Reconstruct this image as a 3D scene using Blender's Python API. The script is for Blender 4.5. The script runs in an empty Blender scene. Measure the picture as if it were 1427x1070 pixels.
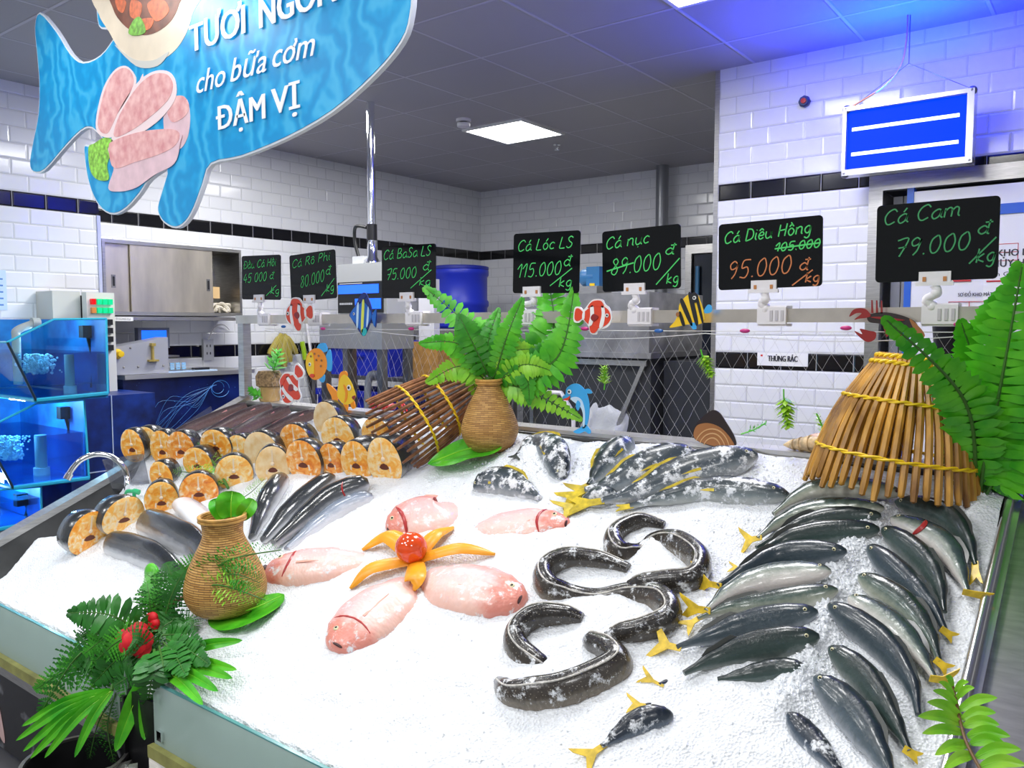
import bpy, bmesh, math, random
from mathutils import Vector as V, Matrix, noise
random.seed(7)
S = bpy.context.scene
COL = S.collection
PI = math.pi

# ---------------------------------------------------------------- camera
YAW, PITCH, FPX, CAMZ = math.radians(37.235), math.radians(-4.145), 1129.67, 1.45
cd = bpy.data.cameras.new('camera'); cam = bpy.data.objects.new('camera', cd); COL.objects.link(cam)
cd.sensor_width = 36; cd.sensor_fit = 'HORIZONTAL'; cd.lens = FPX / 1427 * 36
cam.location = (0, 0, CAMZ); cam.rotation_euler = (PI / 2 + PITCH, 0, YAW)
cd.clip_start = .05
S.camera = cam
# ---------------------------------------------------------------- world, exposure, lamps
S.view_settings.view_transform = 'Standard'; S.view_settings.look = 'None'
S.view_settings.gamma = 1; S.view_settings.use_curve_mapping = False
S.view_settings.exposure = 0.35
W = bpy.data.worlds.new('world'); S.world = W; W.use_nodes = True
bg = W.node_tree.nodes['Background']; bg.inputs[0].default_value = (.93, .95, 1, 1); bg.inputs[1].default_value = .34
def area(name, loc, size, power, color=(1, 1, 1), rot=(0, 0, 0), sy=None, spread=PI):
    l = bpy.data.lights.new(name, 'AREA'); l.energy = power; l.color = color; l.size = size; l.spread = spread
    if sy: l.shape = 'RECTANGLE'; l.size_y = sy
    o = bpy.data.objects.new(name, l); o.location = loc; o.rotation_euler = rot; COL.objects.link(o); return o
CEIL = 2.962
# track spots above the ice counter and added fill lamps under the unseen shop ceiling
area('counter_lamp', (-.9, 1.35, 2.9), .3, 9.5, (1, .99, .97))
area('counter_lamp', (-2.4, 1.5, 2.9), .3, 11, (1, .99, .97))
area('counter_lamp', (-1.6, .5, 2.9), .3, 7, (1, .99, .97))
area('counter_lamp', (-3.4, 1.0, 2.9), .3, 8, (1, .99, .97))
area('shop_fill_lamp', (-2.2, -.5, 2.9), .6, 20, (1, 1, 1))
area('shop_fill_lamp', (.9, -.6, 2.9), .6, 22, (1, 1, 1))
area('shop_fill_lamp', (-1.4, -1.6, 2.9), .6, 30, (1, 1, 1))
area('shop_fill_lamp', (-3.8, -1.2, 2.9), .6, 34, (1, 1, 1))
area('back_room_lamp', (-4.6, 3.6, 2.93), .6, 34, (1, 1, 1))
area('back_room_lamp', (-1.4, 2.7, 2.93), .6, 30, (1, 1, 1))
area('back_room_lamp', (-3.3, 3.2, 2.93), .6, 22, (1, 1, 1))

# ---------------------------------------------------------------- where a sight line meets a plane of the place
_f = V((-math.sin(YAW) * math.cos(PITCH), math.cos(YAW) * math.cos(PITCH), math.sin(PITCH)))
_r = V((math.cos(YAW), math.sin(YAW), 0)); _u = _r.cross(_f)
C0 = V((0, 0, CAMZ))
def ray(u, v): return _f + _r * ((u - 713.5) / FPX) + _u * ((535 - v) / FPX)
def atd(u, v, d): return C0 + ray(u, v) * d
def onX(u, v, x): r = ray(u, v); return C0 + r * (x / r.x)
def onY(u, v, y): r = ray(u, v); return C0 + r * (y / r.y)
def onZ(u, v, z): r = ray(u, v); return C0 + r * ((z - CAMZ) / r.z)
def depth(p): return (V(p) - C0).dot(_f)
# the sloping ice bed: x across, t up the slope, h off the bed
SL = math.radians(23); P0 = V((0, 1.07, .535)); TN = V((0, -math.sin(SL), math.cos(SL))); TT = V((0, math.cos(SL), math.sin(SL)))
TX = V((1, 0, 0))
def T(u, v, h=0.0):
    r = ray(u, v); q = P0 + TN * h
    return C0 + r * ((q - C0).dot(TN) / r.dot(TN))
def B(x, t, h=0.0): return V((x, 0, 0)) + P0 + TT * t + TN * h
def xt(p): q = V(p) - P0; return p[0], q.dot(TT)

# ---------------------------------------------------------------- materials
MATS = {}
def nodes(name):
    m = bpy.data.materials.new(name); m.use_nodes = True; nt = m.node_tree
    return m, nt, nt.nodes['Principled BSDF']
def L(nt, a, b): nt.links.new(a, b)
def setp(b, **k):
    for n, v in k.items(): b.inputs[n.replace('_', ' ')].default_value = v
def c4(c): return (c[0], c[1], c[2], 1)
def mat(name, col, rough=.5, metal=0., var=0., scale=30., bump=0., emit=None, estr=1., coat=0., col2=None, alpha=1., spec=.5, trans=0., stretch=None):
    if name in MATS: return MATS[name]
    m, nt, b = nodes(name)
    setp(b, Base_Color=c4(col), Roughness=rough, Metallic=metal, Coat_Weight=coat, Alpha=alpha, Specular_IOR_Level=spec, Transmission_Weight=trans)
    b.inputs['Coat Roughness'].default_value = .08
    if emit: b.inputs['Emission Color'].default_value = c4(emit); b.inputs['Emission Strength'].default_value = estr
    if var or bump or col2:
        tc = nt.nodes.new('ShaderNodeTexCoord'); n = nt.nodes.new('ShaderNodeTexNoise')
        n.inputs['Scale'].default_value = scale; n.inputs['Detail'].default_value = 4
        if stretch:
            mp = nt.nodes.new('ShaderNodeMapping'); mp.inputs['Scale'].default_value = stretch
            L(nt, tc.outputs['Object'], mp.inputs[0]); L(nt, mp.outputs[0], n.inputs['Vector'])
        else: L(nt, tc.outputs['Object'], n.inputs['Vector'])
        if var or col2:
            r = nt.nodes.new('ShaderNodeValToRGB'); r.color_ramp.elements[0].position = .32; r.color_ramp.elements[1].position = .68
            r.color_ramp.elements[0].color = c4([x * (1 - var) for x in col])
            r.color_ramp.elements[1].color = c4(col2 or [min(1, x * (1 + var)) for x in col])
            L(nt, n.outputs['Fac'], r.inputs[0]); L(nt, r.outputs[0], b.inputs['Base Color'])
        if bump:
            bp = nt.nodes.new('ShaderNodeBump'); bp.inputs['Strength'].default_value = bump; bp.inputs['Distance'].default_value = .004
            L(nt, n.outputs['Fac'], bp.inputs['Height']); L(nt, bp.outputs[0], b.inputs['Normal'])
    MATS[name] = m; return m
def glass(name, tint=(.9, .97, .96), gl=.12, rough=.02):
    if name in MATS: return MATS[name]
    m, nt, b = nodes(name); nt.nodes.remove(b)
    o = nt.nodes['Material Output']; t = nt.nodes.new('ShaderNodeBsdfTransparent'); t.inputs[0].default_value = c4(tint)
    g = nt.nodes.new('ShaderNodeBsdfGlossy'); g.inputs['Roughness'].default_value = rough
    fr = nt.nodes.new('ShaderNodeLayerWeight'); fr.inputs[0].default_value = .25
    mm = nt.nodes.new('ShaderNodeMath'); mm.operation = 'MULTIPLY_ADD'; mm.inputs[1].default_value = .6; mm.inputs[2].default_value = gl * .4
    L(nt, fr.outputs['Fresnel'], mm.inputs[0])
    mx = nt.nodes.new('ShaderNodeMixShader'); L(nt, mm.outputs[0], mx.inputs[0]); L(nt, t.outputs[0], mx.inputs[1]); L(nt, g.outputs[0], mx.inputs[2])
    L(nt, mx.outputs[0], o.inputs[0]); MATS[name] = m; return m
def ramp_uv(name, stops, rough=.3, axis='Y', speck=None, nscale=(40, 10), namp=.1, frost=0., coat=.3, bump=0., scales=0., metal=0., head=None):
    """colour by the fish's own belly-to-back coordinate, with mottling, scales and clinging ice"""
    if name in MATS: return MATS[name]
    m, nt, b = nodes(name); N = nt.nodes
    uv = N.new('ShaderNodeUVMap'); sp = N.new('ShaderNodeSeparateXYZ'); L(nt, uv.outputs[0], sp.inputs[0])
    mp = N.new('ShaderNodeMapping'); mp.inputs['Scale'].default_value = (nscale[0], nscale[1], 1); L(nt, uv.outputs[0], mp.inputs[0])
    n = N.new('ShaderNodeTexNoise'); n.inputs['Scale'].default_value = 1; n.inputs['Detail'].default_value = 3; L(nt, mp.outputs[0], n.inputs['Vector'])
    a = N.new('ShaderNodeMath'); a.operation = 'MULTIPLY_ADD'; a.inputs[1].default_value = namp * 2; L(nt, n.outputs['Fac'], a.inputs[0])
    s2 = N.new('ShaderNodeMath'); s2.operation = 'SUBTRACT'; s2.inputs[1].default_value = namp; L(nt, sp.outputs[axis], s2.inputs[0]); L(nt, s2.outputs[0], a.inputs[2])
    r = N.new('ShaderNodeValToRGB'); el = r.color_ramp.elements
    while len(el) < len(stops): el.new(.5)
    for e, (p, c) in zip(el, stops): e.position = p; e.color = c4(c)
    L(nt, a.outputs[0], r.inputs[0]); out = r.outputs[0]
    tc = N.new('ShaderNodeTexCoord')
    if head:
        hm = N.new('ShaderNodeMath'); hm.operation = 'MULTIPLY_ADD'; hm.inputs[1].default_value = .22; L(nt, n.outputs['Fac'], hm.inputs[0]); L(nt, sp.outputs['X'], hm.inputs[2])
        hr = N.new('ShaderNodeMapRange'); hr.inputs['From Min'].default_value = head[1] + .08; hr.inputs['From Max'].default_value = head[1] + .2; L(nt, hm.outputs[0], hr.inputs['Value'])
        mx = N.new('ShaderNodeMix'); mx.data_type = 'RGBA'; L(nt, hr.outputs[0], mx.inputs['Factor']); L(nt, out, mx.inputs['A']); mx.inputs['B'].default_value = c4(head[0]); out = mx.outputs['Result']
    if speck:
        vn = N.new('ShaderNodeTexVoronoi'); vn.inputs['Scale'].default_value = speck[1]; L(nt, tc.outputs['Object'], vn.inputs['Vector'])
        rr = N.new('ShaderNodeValToRGB'); rr.color_ramp.elements[0].position = speck[2]; rr.color_ramp.elements[1].position = speck[2] + .12
        rr.color_ramp.elements[0].color = (1, 1, 1, 1); rr.color_ramp.elements[1].color = (0, 0, 0, 1); L(nt, vn.outputs['Distance'], rr.inputs[0])
        mx = N.new('ShaderNodeMix'); mx.data_type = 'RGBA'; L(nt, rr.outputs[0], mx.inputs['Factor']); L(nt, out, mx.inputs['A']); mx.inputs['B'].default_value = c4(speck[0]); out = mx.outputs['Result']
    if frost:
        fn = N.new('ShaderNodeTexNoise'); fn.inputs['Scale'].default_value = 26; fn.inputs['Detail'].default_value = 7; fn.inputs['Roughness'].default_value = .72
        L(nt, tc.outputs['Object'], fn.inputs['Vector'])
        rr = N.new('ShaderNodeValToRGB'); rr.color_ramp.elements[0].position = .62 - frost * .25; rr.color_ramp.elements[1].position = .70 - frost * .25
        L(nt, fn.outputs['Fac'], rr.inputs[0])
        mx = N.new('ShaderNodeMix'); mx.data_type = 'RGBA'; L(nt, rr.outputs[0], mx.inputs['Factor']); L(nt, out, mx.inputs['A']); mx.inputs['B'].default_value = (.8, .83, .86, 1); out = mx.outputs['Result']
    L(nt, out, b.inputs['Base Color'])
    setp(b, Roughness=rough, Coat_Weight=coat, Metallic=metal); b.inputs['Coat Roughness'].default_value = .12
    if not scales:
        b2 = N.new('ShaderNodeTexNoise'); b2.inputs['Scale'].default_value = 150; b2.inputs['Detail'].default_value = 4; L(nt, tc.outputs['Object'], b2.inputs['Vector'])
        bp = N.new('ShaderNodeBump'); bp.inputs['Strength'].default_value = .4; bp.inputs['Distance'].default_value = .0022; L(nt, b2.outputs['Fac'], bp.inputs['Height']); L(nt, bp.outputs[0], b.inputs['Normal'])
    if scales:
        mp2 = N.new('ShaderNodeMapping'); mp2.inputs['Scale'].default_value = (scales, scales * .3, 1); L(nt, uv.outputs[0], mp2.inputs[0])
        vo = N.new('ShaderNodeTexVoronoi'); vo.inputs['Scale'].default_value = 1; L(nt, mp2.outputs[0], vo.inputs['Vector'])
        bp = N.new('ShaderNodeBump'); bp.inputs['Strength'].default_value = .5; bp.inputs['Distance'].default_value = .002; bp.invert = True
        L(nt, vo.outputs['Distance'], bp.inputs['Height']); L(nt, bp.outputs[0], b.inputs['Normal'])
    MATS[name] = m; return m

# ---------------------------------------------------------------- objects
def tag(o, label=None, cat=None, group=None, kind=None, category=None):
    cat = cat or category
    if label: o['label'] = label
    if cat: o['category'] = cat
    if group: o['group'] = group
    if kind: o['kind'] = kind
    return o
def thing(name, label, cat, loc=(0, 0, 0), group=None):
    o = bpy.data.objects.new(name, None); COL.objects.link(o); o.location = loc; o.empty_display_size = .05
    return tag(o, label, cat, group)
def wloc(o):
    p = V(o.location)
    while o.parent: o = o.parent; p = p + V(o.location)
    return p
class MB:
    def __init__(s): s.v = []; s.f = []; s.m = []; s.uv = []
    def add(s, vs, fs, mi=0, uv=None):
        o = len(s.v); s.v += [V(p) for p in vs]; s.uv += list(uv) if uv else [(0, 0)] * len(vs)
        s.f += [tuple(i + o for i in f) for f in fs]; s.m += [mi] * len(fs); return s
    def box(s, c, d, ax=None, mi=0):
        ex, ey, ez = ax or (V((1, 0, 0)), V((0, 1, 0)), V((0, 0, 1))); c = V(c); h = [x / 2 for x in d]
        vs = [c + ex * (h[0] * i) + ey * (h[1] * j) + ez * (h[2] * k) for i in (-1, 1) for j in (-1, 1) for k in (-1, 1)]
        return s.add(vs, [(0, 1, 3, 2), (4, 6, 7, 5), (0, 4, 5, 1), (2, 3, 7, 6), (0, 2, 6, 4), (1, 5, 7, 3)], mi)
    def bb(s, a, b, mi=0):
        a = V(a); b = V(b); return s.box((a + b) / 2, [abs(x) for x in (b - a)], None, mi)
    def rings(s, rs, cap=(True, True), close=True, mi=0, uv=None):
        n = len(rs[0]); vs = [p for r in rs for p in r]; fs = []
        for i in range(len(rs) - 1):
            for j in range(n if close else n - 1):
                k = (j + 1) % n; fs.append((i * n + j, i * n + k, (i + 1) * n + k, (i + 1) * n + j))
        if cap[0]: fs.append(tuple(range(n))[::-1])
        if cap[1]: fs.append(tuple((len(rs) - 1) * n + j for j in range(n)))
        return s.add(vs, fs, mi, uv)
    def tube(s, pts, r, n=8, cap=True, mi=0):
        pts = [V(p) for p in pts]; rs = r if isinstance(r, (list, tuple)) else [r] * len(pts); R = []
        up = None
        for i, p in enumerate(pts):
            t = (pts[min(i + 1, len(pts) - 1)] - pts[max(i - 1, 0)])
            if t.length < 1e-9: t = V((0, 0, 1))
            t.normalize()
            if up is None:
                up = V((0, 0, 1)) if abs(t.z) < .9 else V((1, 0, 0))
            a = up - t * up.dot(t)
            if a.length < 1e-6: a = t.orthogonal()
            a.normalize(); up = a; b = t.cross(a)
            R.append([p + (a * math.cos(2 * PI * k / n) + b * math.sin(2 * PI * k / n)) * rs[i] for k in range(n)])
        return s.rings(R, (cap, cap), True, mi)
    def lathe(s, prof, c, n=32, ax=None, mi=0, cap=(True, True), uvs=True):
        ez = (ax or V((0, 0, 1))).normalized(); ex = ez.orthogonal().normalized(); ey = ez.cross(ex); c = V(c)
        R = []; uv = []
        for r, z in prof:
            R.append([c + ez * z + (ex * math.cos(2 * PI * k / n) + ey * math.sin(2 * PI * k / n)) * r for k in range(n)])
            uv += [(k / n, z) for k in range(n)]
        return s.rings(R, cap, True, mi, uv)
    def ball(s, c, r, n=12, sc=(1, 1, 1), ax=None, mi=0):
        ex, ey, ez = ax or (V((1, 0, 0)), V((0, 1, 0)), V((0, 0, 1))); c = V(c); R = []
        for i in range(n + 1):
            th = PI * min(max(i / n, .004), .996)
            R.append([c + ex * (r * sc[0] * math.sin(th) * math.cos(2 * PI * k / (2 * n))) + ey * (r * sc[1] * math.sin(th) * math.sin(2 * PI * k / (2 * n))) - ez * (r * sc[2] * math.cos(th)) for k in range(2 * n)])
        return s.rings(R, (True, True), True, mi)
    def prism(s, poly, o, ex, ey, th, mi=0, uv=None):
        """a flat outline (x, y) with a thickness th behind it"""
        ex = V(ex); ey = V(ey); o = V(o); n = ex.cross(ey).normalized(); k = len(poly)
        a = sum(poly[i][0] * poly[(i + 1) % k][1] - poly[(i + 1) % k][0] * poly[i][1] for i in range(k))
        if a < 0: poly = poly[::-1]
        fr = [o + ex * x + ey * y for x, y in poly]; bk = [p - n * th for p in fr]
        fs = [tuple(range(k)), tuple(range(2 * k - 1, k - 1, -1))] + [(i, i + k, (i + 1) % k + k, (i + 1) % k) for i in range(k)]
        u = [(x, y) for x, y in poly]
        return s.add(fr + bk, fs, mi, u + u)
    def build(s, name, mats, parent=None, angle=40, **tags):
        me = bpy.data.meshes.new(name); w = wloc(parent) if parent else V((0, 0, 0))
        loc = V((0, 0, 0))
        if parent is None:
            xs = [min(p[i] for p in s.v) for i in range(3)]; xm = [max(p[i] for p in s.v) for i in range(3)]
            w = V(((xs[0] + xm[0]) / 2, (xs[1] + xm[1]) / 2, xs[2])); loc = w
        me.from_pydata([tuple(p - w) for p in s.v], [], s.f)
        for m in (mats if isinstance(mats, (list, tuple)) else [mats]): me.materials.append(m)
        me.polygons.foreach_set('material_index', s.m)
        ul = me.uv_layers.new(name='UVMap'); li = [0] * len(me.loops); me.loops.foreach_get('vertex_index', li)
        ul.data.foreach_set('uv', [c for i in li for c in s.uv[i]])
        bm = bmesh.new(); bm.from_mesh(me); bmesh.ops.recalc_face_normals(bm, faces=bm.faces)
        big = [f for f in bm.faces if len(f.verts) > 6]
        if big: bmesh.ops.triangulate(bm, faces=big)
        bm.to_mesh(me); bm.free()
        if angle:
            me.polygons.foreach_set('use_smooth', [True] * len(me.polygons)); me.set_sharp_from_angle(angle=math.radians(angle))
        o = bpy.data.objects.new(name, me); COL.objects.link(o); o.location = loc
        if parent: o.parent = parent
        tag(o, **tags); return o
def cr(pts, n=6, closed=False):
    """smooth curve through points"""
    P = [tuple(p) for p in pts]; k = len(P); out = []
    if k < 3 and not closed:
        return [V([a + (b - a) * i / n for a, b in zip(P[0], P[-1])]) for i in range(n + 1)]
    g = (lambda i: P[i % k]) if closed else (lambda i: P[min(max(i, 0), k - 1)])
    for i in range(k if closed else k - 1):
        a, b, c, d = g(i - 1), g(i), g(i + 1), g(i + 2)
        for j in range(n):
            t = j / n
            out.append(V([.5 * (2 * q + (r - p) * t + (2 * p - 5 * q + 4 * r - s) * t * t + (3 * q - p - 3 * r + s) * t ** 3) for p, q, r, s in zip(a, b, c, d)]))
    if not closed: out.append(V(P[-1]))
    return out
def ell(cx, cy, rx, ry, n=24, rot=0, a0=0, a1=2 * PI):
    o = []
    full = abs(a1 - a0 - 2 * PI) < 1e-6
    for i in range(n if full else n + 1):
        a = a0 + (a1 - a0) * i / n; x, y = rx * math.cos(a), ry * math.sin(a)
        o.append((cx + x * math.cos(rot) - y * math.sin(rot), cy + x * math.sin(rot) + y * math.cos(rot)))
    return o
EX, EY, EZ = V((1, 0, 0)), V((0, 1, 0)), V((0, 0, 1))
_tc = {}
def glyphs(body, bold=0., shear=0.):
    k = (body, bold, shear)
    if k in _tc: return _tc[k]
    c = bpy.data.curves.new('t', 'FONT'); c.body = body; c.size = 1; c.offset = bold; c.shear = shear; c.resolution_u = 3
    o = bpy.data.objects.new('t', c); COL.objects.link(o)
    me = bpy.data.meshes.new_from_object(o.evaluated_get(bpy.context.evaluated_depsgraph_get()))
    r = ([(v.co.x, v.co.y) for v in me.vertices], [tuple(p.vertices) for p in me.polygons])
    bpy.data.objects.remove(o); bpy.data.curves.remove(c); bpy.data.meshes.remove(me); _tc[k] = r; return r
def print_text(mb, body, o, ex, ey, width, cap, bold=0., shear=0., off=.0012, mi=0):
    """printed words: left end of the baseline at o, fitted to a width and a capital height"""
    swap = {'ơ': 'o', 'Ơ': 'O', 'Đ': 'D'}; plain = ''.join(swap.get(c, c) for c in body)
    vs, fs = glyphs(plain, 0., shear); vs = list(vs); fs = list(fs)
    for i, c in enumerate(body):
        if c not in swap: continue
        gx = [p[0] for p in glyphs(plain[:i + 1], 0., shear)[0]]; gw = [p[0] for p in glyphs(swap[c], 0., shear)[0]]; r = max(gx); l = r - (max(gw) - min(gw)); k0 = len(vs)
        if c == 'Đ':
            vs += [(l - .09, .32), (l - .004, .32), (l - .004, .41), (l - .09, .41)]; fs.append((k0, k0 + 1, k0 + 2, k0 + 3)); k0 += 4
            q = [(l + .095, .32), (l + .27, .32), (l + .27, .41), (l + .095, .41)]
        else:
            h = .73 if c == 'Ơ' else .54; sx_ = shear * h; q = [(r - .10 + sx_ * .0, h - .13), (r - .02, h - .16), (r + .09, h - .02), (r + .08, h + .08), (r - .01, h + .08), (r + .01, h - .01)]
        vs += q; fs.append(tuple(range(k0, k0 + len(q))))
    x0 = min(p[0] for p in vs); x1 = max(p[0] for p in vs); ex = V(ex); ey = V(ey); n = ex.cross(ey).normalized()
    k = width / (x1 - x0)
    for i, dx in enumerate((0, -1, 1, -.5, .5) if bold else (0,)):
        mb.add([V(o) + ex * ((x - x0) * k + dx * bold * cap) + ey * (y * cap / .73) + n * (off + .0003 * i) for x, y in vs], fs, mi)
    return mb
# ================================================================ ROOM
def tile_mat(name, axis):
    m, nt, b = nodes(name); N = nt.nodes
    g = N.new('ShaderNodeNewGeometry'); sp = N.new('ShaderNodeSeparateXYZ'); L(nt, g.outputs['Position'], sp.inputs[0])
    zz = N.new('ShaderNodeMath'); zz.operation = 'SUBTRACT'; zz.inputs[1].default_value = .09; L(nt, sp.outputs['Z'], zz.inputs[0])
    cm = N.new('ShaderNodeCombineXYZ'); L(nt, sp.outputs[axis], cm.inputs[0]); L(nt, zz.outputs[0], cm.inputs[1])
    def brick(ms, sm):
        t = N.new('ShaderNodeTexBrick'); t.inputs['Scale'].default_value = 1; t.inputs['Brick Width'].default_value = .2; t.inputs['Row Height'].default_value = .1
        t.inputs['Mortar Size'].default_value = ms; t.inputs['Mortar Smooth'].default_value = sm; t.inputs['Bias'].default_value = 0
        L(nt, cm.outputs[0], t.inputs['Vector']); return t
    t = brick(.0022, .1); t2 = brick(.011, 1.)
    t.inputs['Color1'].default_value = (.84, .85, .87, 1); t.inputs['Color2'].default_value = (.80, .81, .84, 1); t.inputs['Mortar'].default_value = (.64, .65, .68, 1)
    def band(z0):
        c = N.new('ShaderNodeMath'); c.operation = 'COMPARE'; c.inputs[1].default_value = z0; c.inputs[2].default_value = .05; L(nt, sp.outputs['Z'], c.inputs[0]); return c
    a = N.new('ShaderNodeMath'); a.operation = 'ADD'; L(nt, band(2.24).outputs[0], a.inputs[0]); L(nt, band(1.24).outputs[0], a.inputs[1])
    dk = N.new('ShaderNodeMix'); dk.data_type = 'RGBA'; dk.inputs['A'].default_value = (.006, .006, .008, 1); dk.inputs['B'].default_value = (.35, .35, .36, 1); L(nt, t.outputs['Fac'], dk.inputs['Factor'])
    mx = N.new('ShaderNodeMix'); mx.data_type = 'RGBA'; L(nt, a.outputs[0], mx.inputs['Factor']); L(nt, t.outputs['Color'], mx.inputs['A']); L(nt, dk.outputs['Result'], mx.inputs['B'])
    L(nt, mx.outputs['Result'], b.inputs['Base Color']); setp(b, Roughness=.13)
    bp = N.new('ShaderNodeBump'); bp.invert = True; bp.inputs['Strength'].default_value = .6; bp.inputs['Distance'].default_value = .005
    L(nt, t2.outputs['Fac'], bp.inputs['Height']); L(nt, bp.outputs[0], b.inputs['Normal']); return m
TILX, TILY = tile_mat('tiles_along_x', 'X'), tile_mat('tiles_along_y', 'Y')
def ceil_mat():
    m, nt, b = nodes('ceiling_panels'); N = nt.nodes
    g = N.new('ShaderNodeNewGeometry'); mp = N.new('ShaderNodeMapping'); mp.inputs['Location'].default_value = (2.395 + 6, -3.05 + 6, 0); L(nt, g.outputs['Position'], mp.inputs[0])
    def brick(ms, sm):
        t = N.new('ShaderNodeTexBrick'); t.offset = 0; t.inputs['Scale'].default_value = 1; t.inputs['Brick Width'].default_value = .6; t.inputs['Row Height'].default_value = .6
        t.inputs['Mortar Size'].default_value = ms; t.inputs['Mortar Smooth'].default_value = sm; L(nt, mp.outputs[0], t.inputs['Vector']); return t
    t = brick(.009, .2); t.inputs['Color1'].default_value = (.41, .40, .43, 1); t.inputs['Color2'].default_value = (.38, .37, .40, 1); t.inputs['Mortar'].default_value = (.56, .55, .60, 1)
    t2 = brick(.016, .6); L(nt, t.outputs['Color'], b.inputs['Base Color']); setp(b, Roughness=.55)
    bp = N.new('ShaderNodeBump'); bp.inputs['Strength'].default_value = .6; bp.inputs['Distance'].default_value = .012; L(nt, t2.outputs['Fac'], bp.inputs['Height']); L(nt, bp.outputs[0], b.inputs['Normal']); return m
STEEL = mat('brushed_steel', (.50, .49, .47), .3, .95, .14, 14, stretch=(1, 1, 14))
STEELD = mat('dull_steel', (.30, .29, .28), .38, .9, .2, 9)
CHROME = mat('chrome', (.82, .83, .85), .08, 1)
WHITEP = mat('white_plastic', (.82, .80, .82), .3)
GREYP = mat('grey_plastic', (.55, .56, .58), .4)
BLACKP = mat('black_plastic', (.012, .012, .014), .35)
BLUEP = mat('blue_plastic', (.012, .03, .5), .42)
PAPER = mat('paper', (.86, .86, .86), .55)
INK = mat('dark_ink', (.03, .03, .04), .5)
REDP = mat('red_paint', (.62, .02, .02), .35)
YEL = mat('yellow_paint', (.85, .55, .01), .4)
SCRB = mat('lit_blue_screen', (.01, .05, .5), .2, emit=(.01, .12, 1), estr=1.4)
GREENL = mat('green_plastic', (.02, .42, .16), .35)
COPPER = mat('copper_wire', (.55, .24, .08), .4, .3)

MB().bb((-8, -5, -.1), (3, 8, 0)).build('floor', mat('floor_tiles', (.10, .10, .11), .3, var=.2, scale=3), kind='structure')
MB().bb((-8, -5, CEIL), (3, 8, CEIL + .1)).build('ceiling', ceil_mat(), kind='structure')
XL, YB, YR = -5.95, 7.24, 4.68
MB().bb((XL - .2, -5, 0), (XL, YB + .2, CEIL)).build('wall_left', TILY, kind='structure')
NWX = -5.6
MB().bb((XL, -5, 0), (NWX, 2.735, CEIL)).build('wall_left_near', TILY, kind='structure')
MB().bb((NWX - .02, 2.72, 1.12), (NWX + .008, 2.742, 2.19)).build('trim_2', mat('pale_trim', (.62, .66, .85), .2, .3), kind='structure')
MB().bb((XL, YB, 0), (-1.9, YB + .2, CEIL)).build('wall_back', TILX, kind='structure')
# right wall: a block whose tiled face looks at the counter, with the cold-store doorway cut in it
DX0, DZ1 = -1.12, 2.19
MB().bb((-2.02, YR, 0), (DX0, YB, CEIL)).bb((DX0, YR, DZ1), (2.0, YB, CEIL)).bb((.35, YR, 0), (2.0, YB, DZ1)).bb((DX0, YR + .75, 0), (.35, YB, DZ1)).build('wall_right', TILX, kind='structure')
MB().bb((-2.03, YR - .004, 0), (-2.002, YR + .03, CEIL - .001)).build('trim_1', STEEL, kind='structure')
MB().bb((-8, -5.2, 0), (3, -5, 1.0)).build('wall_front', mat('front_wall', (.6, .6, .6), .6), kind='structure')
# --- ceiling lights (the grid is 0.6 m)
def ceil_light(gx, gy, lab, p):
    t = thing('ceiling_light', lab, 'light', (gx + .3, gy + .3, CEIL), 'square ceiling lights')
    m = MB(); z = CEIL - .004
    for a, b in (((gx + .012, gy + .012), (gx + .588, gy + .035)), ((gx + .012, gy + .565), (gx + .588, gy + .588)), ((gx + .012, gy + .035), (gx + .035, gy + .565)), ((gx + .565, gy + .035), (gx + .588, gy + .565))):
        m.bb((*a, z - .012), (*b, CEIL - .0005))
    m.build('frame', mat('light_frame', (.8, .8, .8), .4), t)
    MB().bb((gx + .035, gy + .035, CEIL - .011), (gx + .565, gy + .565, CEIL - .004)).build('diffuser', mat('lit_diffuser', (.9, .9, .9), .4, emit=(1, .99, .97), estr=p), t)
ceil_light(-4.195, 4.85, 'lit square panel light in the grey ceiling over the back room', 16)
ceil_light(-1.795, 3.05, 'lit square panel light cut by the top edge of the picture', 16)
t = thing('smoke_detector', 'round smoke detector on the ceiling left of the square light', 'smoke detector', onZ(646, 166, CEIL))
p = wloc(t); MB().lathe([(.055, 0), (.055, -.02), (.03, -.022), (.03, -.03), (.05, -.032), (.048, -.055), (.03, -.06)], p, 20).build('housing', WHITEP, t); MB().lathe([(.031, -.021), (.031, -.031)], p, 16).build('vent_slot', BLACKP, t)
t = thing('sprinkler', 'small ceiling sprinkler head right of the square light', 'sprinkler', onZ(776, 201, CEIL))
p = wloc(t); MB().lathe([(.03, 0), (.03, -.006), (.01, -.01), (.01, -.035), (.004, -.04)], p, 14).build('body', CHROME, t); MB().lathe([(.022, -.045), (.022, -.048)], p, 14).tube([p + V((.014, 0, -.012)), p + V((.016, 0, -.035)), p + V((0, 0, -.047))], .003, 6).tube([p + V((-.014, 0, -.012)), p + V((-.016, 0, -.035)), p + V((0, 0, -.047))], .003, 6).build('deflector', CHROME, t)

# --- doorway of the cold store
fr = MB(); fr.bb((DX0 - .02, YR - .03, 0), (DX0 + .05, YR + .03, DZ1 + .05)).bb((DX0 + .05, YR - .03, DZ1 - .03), (1.2, YR + .03, DZ1 + .05))
d = fr.build('door_1', STEEL, kind='structure')
MB().bb((DX0 + .07, YR + .45, 0), (.33, YR + .5, DZ1 - .04)).build('door_panel', mat('cold_room_panel', (.34, .35, .37), .35, .3), d)
m = MB()
for i in range(7): m.bb((DX0 + .075 + i * .052, YR + .1, .1), (DX0 + .122 + i * .052, YR + .105, DZ1 - .05))
m.build('strip_curtain', mat('curtain_strip', (.30, .31, .34), .25), d)
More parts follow.
